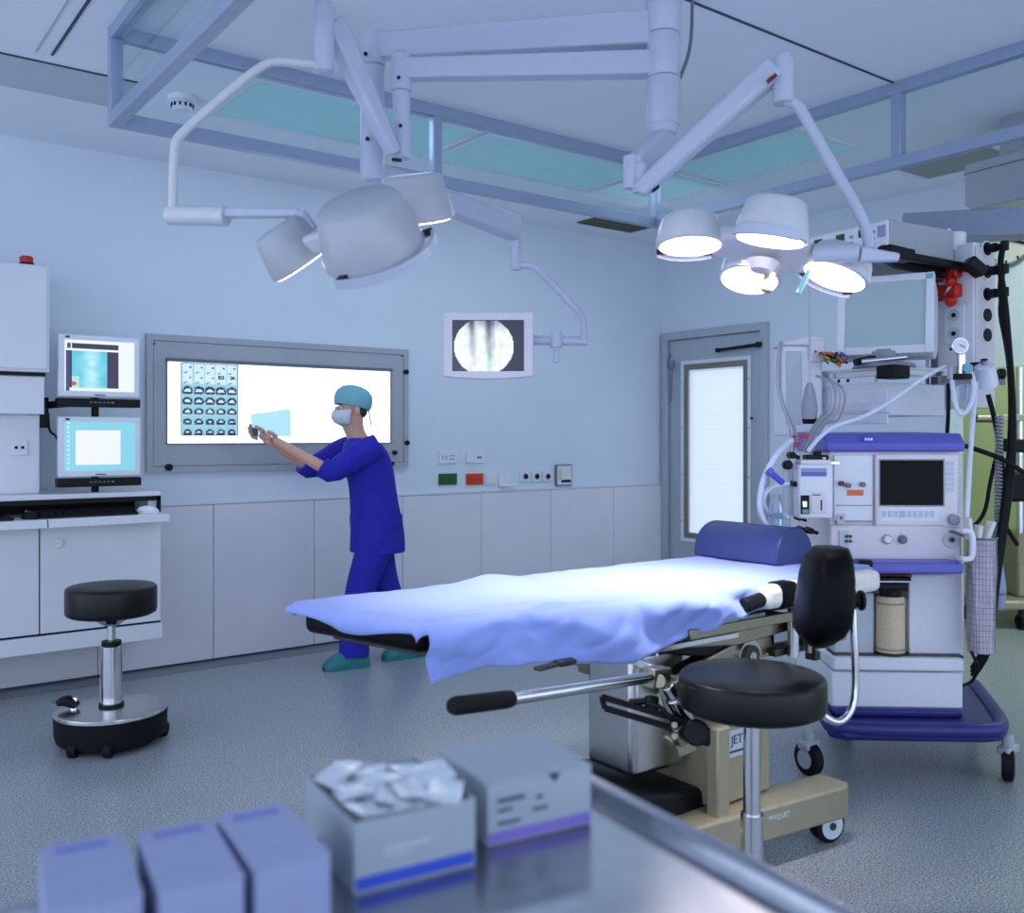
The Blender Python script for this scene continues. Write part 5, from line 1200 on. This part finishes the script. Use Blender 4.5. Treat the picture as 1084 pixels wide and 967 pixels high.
# grey ECG leads hanging from the rail
random.seed(5)
for k in range(8):
    u = 825+k*2.0 if k < 3 else 866+k*3; v0 = 362 if k < 3 else 396
    pts = [PD(u, v0, 3.86), PD(u-4+random.uniform(-3, 3), v0+35, 3.84), PD(u-3+random.uniform(-5, 5), v0+60, 3.84), PD(u+8+random.uniform(-10, 8), 455, 3.8), PD(836+k*4, 478, 3.72)]
    if k >= 3: pts = [PD(862+k*.5, 398, 3.86), PD(856+k*6, 396+k*2, 3.83), PD(868+k*3, 420+k*4, 3.81), PD(858+k*2, 446, 3.78), PD(838+k*3, 474+k, 3.7)]
    single('monitor_lead', MB().tube(pts, .0042, n=6), 'grey_plastic' if k % 2 else 'lamp_grey', 'thin grey monitoring lead hanging from the boom shelf rail', 'cable', group='monitoring leads on the shelf rail', angle=80)
t = thing('hand_probe', 'grey probe with a dark tip hanging from the shelf rail', 'probe', PD(857, 448, 3.82))
pb = PD(857, HY, 3.82); pb.z = 0
obj('body', MB().lathe([(.028, ZP(444, 3.82)), (.032, ZP(432, 3.82)), (.02, ZP(412, 3.82)), (.008, ZP(405, 3.82))], Matrix.Translation(pb), 18), 'grey_plastic', t, world=True)
obj('tip', MB().lathe([(.026, ZP(449, 3.82)), (.03, ZP(444, 3.82))], Matrix.Translation(pb), 18), 'rubber', t, world=True)
for k, (u, v) in enumerate(((838, 464), (846, 463), (851, 463), (841, 471))):
    single('electrode_clip', MB().beam(PD(u, v, 3.68), PD(u+5, v-2, 3.68), .012, .008).beam(PD(u+1, v-3, 3.68), PD(u+4, v+2, 3.68), .008, .006), 'red', 'small red electrode clip hanging on the grey leads', 'clip', group='electrode clips on the leads')
# suction regulator with gauge, jar, flow cup
rg = PD(1018, HY, 3.72)
t = thing('suction_regulator', 'chrome suction regulator with a round white gauge and clear jar', 'regulator', (rg.x, rg.y, ZP(425, 3.72)))
gc = PD(1017, 366, 3.66)
gz = FW
gg = obj('gauge', MB().cyl(gc, gc+FW*.03, .034), 'chrome', t, world=True, bevel=.003); obj('dial', MB().cyl(gc-FW*.002, gc, .028), 'white_paint', gg, world=True)
obj('needle', MB().beam(gc-FW*.003-RT*.006+Z*.004, gc-FW*.003+RT*.016-Z*.008, .003, .002), 'black', gg, world=True)
obj('stem', MB().cyl(PD(1018, 375, 3.68), PD(1018, 396, 3.68), .016).lathe([(.02, ZP(398, 3.68)), (.026, ZP(390, 3.68)), (.016, ZP(382, 3.68))], Matrix.Translation((rg.x-.02, rg.y-.02, 0)), 18), 'chrome', t, world=True)
obj('knob', MB().cyl(PD(1025, 390, 3.62), PD(1025, 390, 3.68), .018), 'cap', t, world=True, bevel=.003)
rj = PD(1018, HY, 3.69); rj.z = 0
obj('jar_lid', MB().cyl(rj+Z*ZP(402, 3.69), rj+Z*ZP(396, 3.69), .038), 'black', t, world=True, bevel=.003)
obj('jar', MB().lathe([(.022, ZP(423, 3.69)), (.024, ZP(420, 3.69)), (.026, ZP(402, 3.69))], Matrix.Translation(rj), 20), 'clear', t, world=True)
obj('side_block', MB().cyl(PD(1008, 388, 3.7), PD(1008, 402, 3.7), .018), 'lamp_grey', t, world=True, bevel=.003)
obj('rail', MB().beam(PD(998, 402, 3.78), PD(1062, 404, 3.95), .02, .03), 'mid_grey', t, world=True)
obj('rail_knob', MB().cyl(PD(1033, 384, 3.8), PD(1033, 394, 3.8), .025), 'black', t, world=True, bevel=.004)
obj('rail_knob', MB().cyl(PD(1057, 396, 3.9), PD(1063, 396, 3.9), .022), 'black', t, world=True, bevel=.004)
fc = PD(1046, 396, 3.72)
t = thing('flow_cup', 'white cup-shaped outlet hanging open beside the suction regulator', 'cup', PD(1046, 412, 3.72))
Mf = frameM(PD(1042, 386, 3.75), RT, FW); Mf = Mf @ Matrix.Rotation(math.radians(-16), 4, 'Y') @ Matrix.Rotation(math.radians(24), 4, 'X')
obj('shell', MB().lathe([(.022, .0), (.036, -.008), (.044, -.05), (.048, -.088), (.043, -.088), (.04, -.05), (.03, -.014), (.001, -.012)], Mf, 26), 'tube_white', t, world=True)
obj('spigot', MB().cyl(Mf @ Vector((0, 0, -.014)), Mf @ Vector((0, 0, -.07)), .016).cyl(Mf @ Vector((0, 0, 0)), Mf @ Vector((0, 0, .02)), .014), 'chrome', t, world=True)
# white hoses
hose('suction_tube', [PD(1000, 388, 3.72), PD(980, 398, 3.7), PD(945, 424, 3.68), PD(915, 442, 3.66), PD(885, 450, 3.66), PD(868, 462, 3.64), PD(855, 478, 3.62)], .0085, 'tube_white', 'white suction tube drooping across the drawer to the vaporiser', group='white suction tubes')
hose('suction_tube', [PD(1008, 400, 3.7), PD(1010, 425, 3.68), PD(1016, 440, 3.67), PD(1024, 436, 3.67), PD(1031, 418, 3.68), PD(1030, 398, 3.68), PD(1024, 390, 3.68)], .010, 'tube_white', 'white suction tube looping under the clear jar', group='white suction tubes')
hose('suction_tube', [PD(1033, 405, 3.75), PD(1030, 440, 3.72), PD(1027, 480, 3.7), PD(1025, 520, 3.68), PD(1023, 552, 3.66)], .010, 'tube_white', 'white suction tube hanging straight down beside the purple hood', group='white suction tubes')
# black gas hoses from the outlets
for k, (v, lab) in enumerate(((264, 'thick black gas hose plugged into the uppermost outlet of the boom'), (288, 'black gas hose plugged into the second outlet of the boom'), (312, 'black gas hose plugged into the third outlet of the boom'))):
    q0 = TM[SB.name] @ Vector((cx_+.085, cy_+.07, ZP(v, 4.13)-.015)); q0.z = ZP(v, 4.13)-.01
    d_ = dep(q0)
    hose('gas_hose', [q0, PD(1058+k*.5, v+20, d_), PD(1064+k, v+52, d_-.02), PD(1070, 390+k*4, d_-.05), PD(1073-k, 440, d_-.1), PD(1072-k*2, 500, 3.9), PD(1062-k*2, 570, 3.85), PD(1052-k*2, 640, 3.8), PD(1048-k*3, 690, 3.76), PD(1030, 716-k*4, 3.8)], .0125, 'rubber', lab, group='black gas hoses')
hose('power_cable', [PD(1014, 470, 3.9), PD(1040, 478, 3.88), PD(1066, 488, 3.86), PD(1090, 505, 3.85)], .010, 'rubber', 'black cable slanting away from the purple hood')
hose('power_cable', [PD(1058, 470, 3.95), PD(1048, 510, 3.9), PD(1044, 540, 3.85), PD(1034, 556, 3.8), PD(1022, 560, 3.75)], .008, 'rubber', 'black cable dropping to the white packets of the net bag')
hose('power_cable', [PD(1046, 418, 3.95), PD(1052, 440, 3.95), PD(1058, 470, 3.95), PD(1064, 520, 3.92), PD(1060, 545, 3.9)], .010, 'rubber', 'black cable hanging behind the flow cup')
hose('power_cable', [PD(1004, 405, 3.95), PD(1004, 440, 3.95), PD(1002, 470, 4.0)], .008, 'rubber', 'short black cable behind the clear suction jar')
# coiled cord
mb = MB(); pts = []
for i in range(34*10+1):
    s_ = i/340; v = 440+s_*130; u = 1058-2*s_; a = i*2*PI/10; c = PD(u, v, 3.9)
    pts.append(c+RT*.013*math.cos(a)+FW*.013*math.sin(a))
single('coiled_cord', mb.tube(pts, .0042, n=5, smooth=0), 'grey_plastic', 'pale spiral cord hanging between the black hoses', 'cord', angle=80)
# blue hand piece hanging low
t = thing('hand_piece', 'pale blue hand piece hanging from the hoses', 'hand piece', PD(1060, 640, 3.9))
pq = PD(1059, HY, 3.9); pq.z = 0
obj('body', MB().lathe([(.012, ZP(645, 3.9)), (.03, ZP(636, 3.9)), (.032, ZP(622, 3.9)), (.016, ZP(600, 3.9)), (.008, ZP(592, 3.9))], Matrix.Translation(pq), 16, 1, .6), 'box_lilac', t, world=True)
obj('grip_ring', MB().lathe([(.034, ZP(630, 3.9)), (.034, ZP(627, 3.9))], Matrix.Translation(pq), 16, 1, .6), 'mid_grey', t, world=True)
# ================================================================== next room: clock, trolley
ck = PX(1067, 254, XF)
t = thing('wall_clock', 'big round white wall clock with black hands in the next room', 'clock', (ck.x, ck.y, ck.z))
Mc = frameM((XF, ck.y, ck.z), (0, -1, 0), (1, 0, 0)); r = .195
obj('rim', MB().tube([Mc @ Vector((r*math.cos(2*PI*k/60), -.02, r*math.sin(2*PI*k/60))) for k in range(61)], .012, n=8, smooth=0), 'mid_grey', t, world=True)
obj('face', MB().lathe([(.001, .026), (r-.008, .026), (r-.006, .0)], Mc @ Matrix.Rotation(PI/2, 4, 'X'), 48), 'pad_white', t, world=True)
for k in range(60):
    a = 2*PI*k/60; l0 = .80 if k % 5 == 0 else .90; wd = .014 if k % 5 == 0 else .005
    p0, p1 = (Mc @ Vector((math.sin(a)*r*q, -.028, math.cos(a)*r*q)) for q in (l0, .95))
    obj('minute_mark', MB().beam(p0, p1, wd, .002, up=(1, 0, 0)) if k % 5 == 0 else MB().beam(p0, p1, wd, .002, up=(1, 0, 0)), 'black', t, world=True, smooth=False)
for a, l, wd in ((1.92, .8, .018), (.2, .5, .024)):
    obj('hand', MB().beam(Mc @ Vector((-math.sin(a)*r*.18, -.032, -math.cos(a)*r*.18)), Mc @ Vector((math.sin(a)*r*l, -.032, math.cos(a)*r*l)), wd, .003, up=(1, 0, 0)), 'black', t, world=True, smooth=False)
tz = PZ(1085, 664, 0)
t = thing('equipment_trolley', 'dim equipment trolley with dark arms standing in the greenish next room', 'trolley', tz, TH-PI/2)
obj('base', MB().prism([(-.32, -.05), (-.25, -.09), (.3, -.09), (.3, .3), (-.32, .3)], .12, .19), 'base_tan', t, bevel=.02)
for x, y in ((-.07, -.08), (.26, -.06), (-.26, .26), (.26, .26)):
    c_ = obj('castor', MB().cyl((x-.018, y, .05), (x+.018, y, .05), .05, n=20), 'rubber', t, bevel=.005); obj('stem', MB().cyl((x, y, .08), (x, y, .13), .018), 'black', c_)
obj('pole', MB().cyl((0.02, .1, .19), (.02, .1, 1.75), .025), 'chrome', t)
obj('cabinet', MB().box(-.02, .4, .05, .4, .19, .62), 'base_tan', t, bevel=.015)
obj('pump_block', MB().box(-.12, .16, -.02, .16, .84, 1.04), 'black', t, bevel=.02)
obj('clamp_arm', MB().beam((-.3, .08, 1.4), (.3, .08, 1.41), .03, .045).cyl((-.3, .06, 1.4), (-.18, .06, 1.4), .028), 'frame_steel', t, bevel=.004)
obj('clamp_arm', MB().beam((-.1, .08, 1.22), (.3, .08, 1.2), .05, .09), 'black', t, bevel=.008)
obj('hose', MB().tube([(-.1, 0, 1.2), (-.14, -.02, 1.0), (-.1, 0, .85), (-.16, -.02, .7), (-.05, 0, .55)], .014, n=8), 'black', t)
obj('hose', MB().tube([(.05, 0, 1.15), (.0, -.04, .9), (.06, -.02, .6), (.03, -.06, .4)], .012, n=8), 'green_wire', t)
# ================================================================== person at the film viewer
pf = PZ(366, 708, 0); pr = PZ(427, 697, 0)
px0 = (pf.x+pr.x)/2
P = Vector((2.60, 4.76, 0))
pp = thing('person', 'person in blue scrubs, cap and mask lifting a film to the film viewer', 'person', (P.x, P.y, 0))
# own frame: +f is where the person faces (towards -X, along the wall), l is the person's left (towards the camera)
f_ = Vector((-1, .12, 0)).normalized(); l_ = Vector((-f_.y, f_.x, 0)); 
def B_(f, l, z): return P + f_*f + l_*l + Z*z
def skin_body(name, nodes, edges, radii, m, parent, root, sub=2):
    me = bpy.data.meshes.new(name); bm = bmesh.new(); lay = bm.verts.layers.skin.verify(); iv = TM[parent.name].inverted()
    ks = list(nodes); vs = {k: bm.verts.new(iv @ nodes[k]) for k in ks}
    for a, b in edges: bm.edges.new((vs[a], vs[b]))
    for k in ks:
        r = radii[k]; r = (r, r) if not isinstance(r, tuple) else r
        vs[k][lay].radius = r; vs[k][lay].use_root = (k == root)
    bm.to_mesh(me); bm.free()
    o = bpy.data.objects.new(name, me); col.objects.link(o); o.parent = parent; TM[o.name] = TM[parent.name]
    me.materials.append(MATS[m])
    s_ = o.modifiers.new('skin', 'SKIN'); s_.use_smooth_shade = True
    u = o.modifiers.new('sub', 'SUBSURF'); u.levels = sub; u.render_levels = sub
    return o
hz = .80
film_c = PY(287, 449, 4.93)
grip_n = PY(283, 463, 4.90); grip_f = PY(270, 458, 4.97)
N = {'pelvis': B_(-.02, 0, hz), 'waist': B_(.0, 0, .96), 'chest': B_(.04, 0, 1.13), 'neck': B_(.09, 0, 1.265), 'head0': B_(.12, 0, 1.335), 'head1': B_(.135, 0, 1.42), 'head2': B_(.12, 0, 1.50)}
R = {'pelvis': (.12, .095), 'waist': .098, 'chest': (.12, .09), 'neck': .05, 'head0': .062, 'head1': .082, 'head2': .066}
Ed = [('pelvis', 'waist'), ('waist', 'chest'), ('chest', 'neck'), ('neck', 'head0'), ('head0', 'head1'), ('head1', 'head2')]
fl = P + (pf-P); 
for s_, nm, foot, kz in ((1, 'l', Vector((pf.x, pf.y, 0)), .44), (-1, 'r', Vector((pr.x, pr.y, 0)), .43)):
    hip = B_(-.02, .085*s_, hz-.04); ank = Vector((foot.x+.05, foot.y, .10)); knee = (hip+ank)/2 + f_*.045; knee.z = kz
    toe = ank+f_*.13; toe.z = .04
    N.update({'hip'+nm: hip, 'knee'+nm: knee, 'ank'+nm: ank, 'toe'+nm: toe}); R.update({'hip'+nm: .082, 'knee'+nm: .055, 'ank'+nm: .034, 'toe'+nm: .022})
    Ed += [('pelvis', 'hip'+nm), ('hip'+nm, 'knee'+nm), ('knee'+nm, 'ank'+nm), ('ank'+nm, 'toe'+nm)]
for s_, nm, hand in ((1, 'l', grip_n), (-1, 'r', grip_f)):
    sh_ = B_(.06, .16*s_, 1.225); wr = hand + Vector((.075, -.01*s_, -.035))
    el = sh_.lerp(wr, .48) + Vector((0, -.03*s_, -.15))
    pa = hand + Vector((.03, 0, -.012))
    N.update({'sh'+nm: sh_, 'el'+nm: el, 'wr'+nm: wr, 'pa'+nm: pa}); R.update({'sh'+nm: .055, 'el'+nm: .038, 'wr'+nm: (.026, .024), 'pa'+nm: (.030, .022)})
    Ed += [('chest', 'sh'+nm), ('sh'+nm, 'el'+nm), ('el'+nm, 'wr'+nm), ('wr'+nm, 'pa'+nm)]
skin_body('body', N, Ed, R, 'skin', pp, 'pelvis')
# fingers close on the lower edge of the film, the thumb on its near face
for s_, nm in ((1, 'l'), (-1, 'r')):
    pa = N['pa'+nm]; mb = MB()
    for q in range(4):
        L0 = (.034, .040, .037, .029)[q]; b0_ = pa+Vector((-.012, .004, .022-.0145*q)); b1_ = b0_+Vector((-L0*.75, .012, .006)); b2_ = b1_+Vector((-L0*.45, -.004, .014)); b3_ = b2_+Vector((-.004, -.014, .014))
        mb.tube([b0_, b1_, b2_, b3_], .0085, n=10, smooth=2, radii=[.0105, .0095, .0085, .0065])
    mb.tube([pa+Vector((.012, -.012, .012)), pa+Vector((-.008, -.024, .030)), pa+Vector((-.028, -.022, .040)), pa+Vector((-.038, -.016, .046))], .01, n=10, smooth=2, radii=[.014, .0115, .0095, .007])
    obj('fingers', mb, 'skin', pp, world=True, angle=80)
# clothes: lofted over the limbs
def limb(mb, pts, n=18, fold=0, cap=True):
    """pts: (centre, half-width along f, half-width along l)"""
    rings = []
    for i, (c, a, b) in enumerate(pts):
        rings.append([c + f_*(a*math.cos(2*PI*k/n)*(1+fold*noise.noise((k*.9, i*1.3, 2)))) + l_*(b*math.sin(2*PI*k/n)*(1+fold*noise.noise((k*.8, i*1.1, 7)))) for k in range(n)])
    return mb.loft(rings, cap)
def sub(o, lv=2):
    u = o.modifiers.new('sub', 'SUBSURF'); u.levels = lv; u.render_levels = lv; return o
top = limb(MB(), [(B_(-.03, 0, .63), .155, .185), (B_(-.03, 0, .70), .152, .185), (B_(-.025, 0, .80), .145, .178), (B_(-.01, 0, .90), .132, .165), (B_(.0, 0, 1.0), .128, .162), (B_(.025, 0, 1.10), .135, .175), (B_(.045, 0, 1.18), .128, .185), (B_(.06, 0, 1.235), .105, .165), (B_(.075, 0, 1.27), .07, .09)], fold=.09, cap=False)
sub(obj('scrub_top', top, 'scrubs', pp, world=True, angle=180))
for nm in 'lr':
    a, e, wv = N['sh'+nm], N['el'+nm], N['wr'+nm]
    mb = MB().tube([a+Vector((.03, 0, .0)), a.lerp(e, .25), a.lerp(e, .6), e, e.lerp(wv, .18)], .07, n=16, smooth=1, radii=[.07, .078, .068, .062, .058])
    obj('sleeve', mb, 'scrubs', pp, world=True, angle=80)
    h_, k_, an = N['hip'+nm], N['knee'+nm], N['ank'+nm]
    pts = [(h_+Z*.08, .12, .098), (h_, .125, .1), (h_.lerp(k_, .5), .105, .095), (k_, .085, .082), (k_.lerp(an, .5), .082, .076), (an+Z*.05, .085, .07), (an-Z*.035, .088, .068)]
    sub(limb_o := obj('trouser_leg', limb(MB(), pts, fold=.1, cap=False), 'scrubs', pp, world=True, angle=180))
    # clog
    c = Vector((an.x, an.y, 0)); prof = [(-.085, .03, .045), (-.08, .04, .06), (-.04, .043, .062), (.02, .046, .105), (.07, .05, .1), (.12, .05, .078), (.16, .04, .052), (.175, .022, .03)]
    rings = []
    for x, hw_, ht in prof:
        rings.append([c + f_*x + l_*(hw_*math.cos(PI*k/10)) + Z*(.018+(ht-.018)*math.sin(PI*k/10)**.7) for k in range(11)] + [c+f_*x-l_*hw_*.95, c+f_*x+l_*hw_*.95])
    cg = obj('clog', MB().loft(rings), 'clog', pp, world=True, angle=60)
    sole = [c + f_*x + l_*s_*hw_*1.05 for s_, seq in ((1, prof), (-1, prof[::-1])) for x, hw_, ht in seq]
    obj('sole', MB().prism([(q_.x, q_.y) for q_ in sole], 0, .02), 'clog', cg, world=True)
# head details: ears, nose, eyes, brows, mouth under the mask, hair and cap
hc = N['head1']; 
hm = frameM(hc+Z*.005, f_, l_)
obj('ear', MB().sphere(hm @ Vector((-.012, .082, .0)), .03, .55, .28, 1.0, M=hm.to_3x3().to_4x4()), 'skin', pp, world=True)
obj('ear', MB().sphere(hm @ Vector((-.012, -.082, .0)), .03, .55, .28, 1.0, M=hm.to_3x3().to_4x4()), 'skin', pp, world=True)
for s_ in (-1, 1):
    e_ = obj('eye', MB().sphere(hm @ Vector((.0635, .03*s_, .012)), .0105), 'pad_white', pp, world=True)
    obj('iris', MB().sphere(hm @ Vector((.0712, .031*s_, .012)), .0054), 'black', e_, world=True)
    obj('eyebrow', MB().beam(hm @ Vector((.078, .014*s_, .032)), hm @ Vector((.068, .044*s_, .032)), .008, .006), 'dark_steel', pp, world=True)
obj('nose', MB().lathe([(.016, -.03), (.013, -.01), (.007, .015), (.003, .03)], hm @ Matrix.Translation((.086, 0, -.018)) @ Matrix.Rotation(-.2, 4, 'Y'), 14), 'skin', pp, world=True)
mk = MB(); rings = []
for z, a, b in ((-.088, .05, .045), (-.07, .088, .066), (-.04, .108, .077), (-.012, .1, .08), (.002, .088, .078)):
    rings.append([hm @ Vector((a*math.cos(-1.35+2.7*k/14), b*math.sin(-1.35+2.7*k/14)*1.02, z)) for k in range(15)])
n_ = 15; vs = [p for r in rings for p in r]; mk.add(vs, [(j*n_+i, j*n_+i+1, (j+1)*n_+i+1, (j+1)*n_+i) for j in range(len(rings)-1) for i in range(n_-1)])
o = obj('face_mask', mk, 'mask', pp, world=True, angle=80); q = o.modifiers.new('t', 'SOLIDIFY'); q.thickness = .002
cp_ = MB().lathe([(.101, -.0), (.108, .02), (.109, .05), (.1, .08), (.075, .105), (.04, .118), (.001, .122)], hm @ Matrix.Translation((-.012, 0, .018)) @ Matrix.Rotation(-.22, 4, 'Y'), 28, 1.0, .9)
obj('surgical_cap', cp_, 'cap', pp, world=True, angle=70)
obj('hair', MB().sphere(hm @ Vector((-.05, 0, -.005)), .06, .8, 1.15, .75, M=hm.to_3x3().to_4x4()), 'dark_steel', pp, world=True)
obj('cap_tie', MB().beam(hm @ Vector((-.105, .01, .02)), hm @ Vector((-.12, .02, -.09)), .014, .004), 'cap', pp, world=True)
# film in the hands
F0 = [PY(265, 439, 4.95), PY(307, 433, 4.93), PY(308, 462, 4.93), PY(268, 462, 4.95)]
mb = MB(); off = Vector((0, .0015, 0)); mb.add([p-off for p in F0]+[p+off for p in F0], [(0, 1, 2, 3), (7, 6, 5, 4), (0, 4, 5, 1), (1, 5, 6, 2), (2, 6, 7, 3), (3, 7, 4, 0)])
single('held_film', mb, 'film_clear', 'pale blue translucent film held up by the person', 'x-ray film', smooth=False)
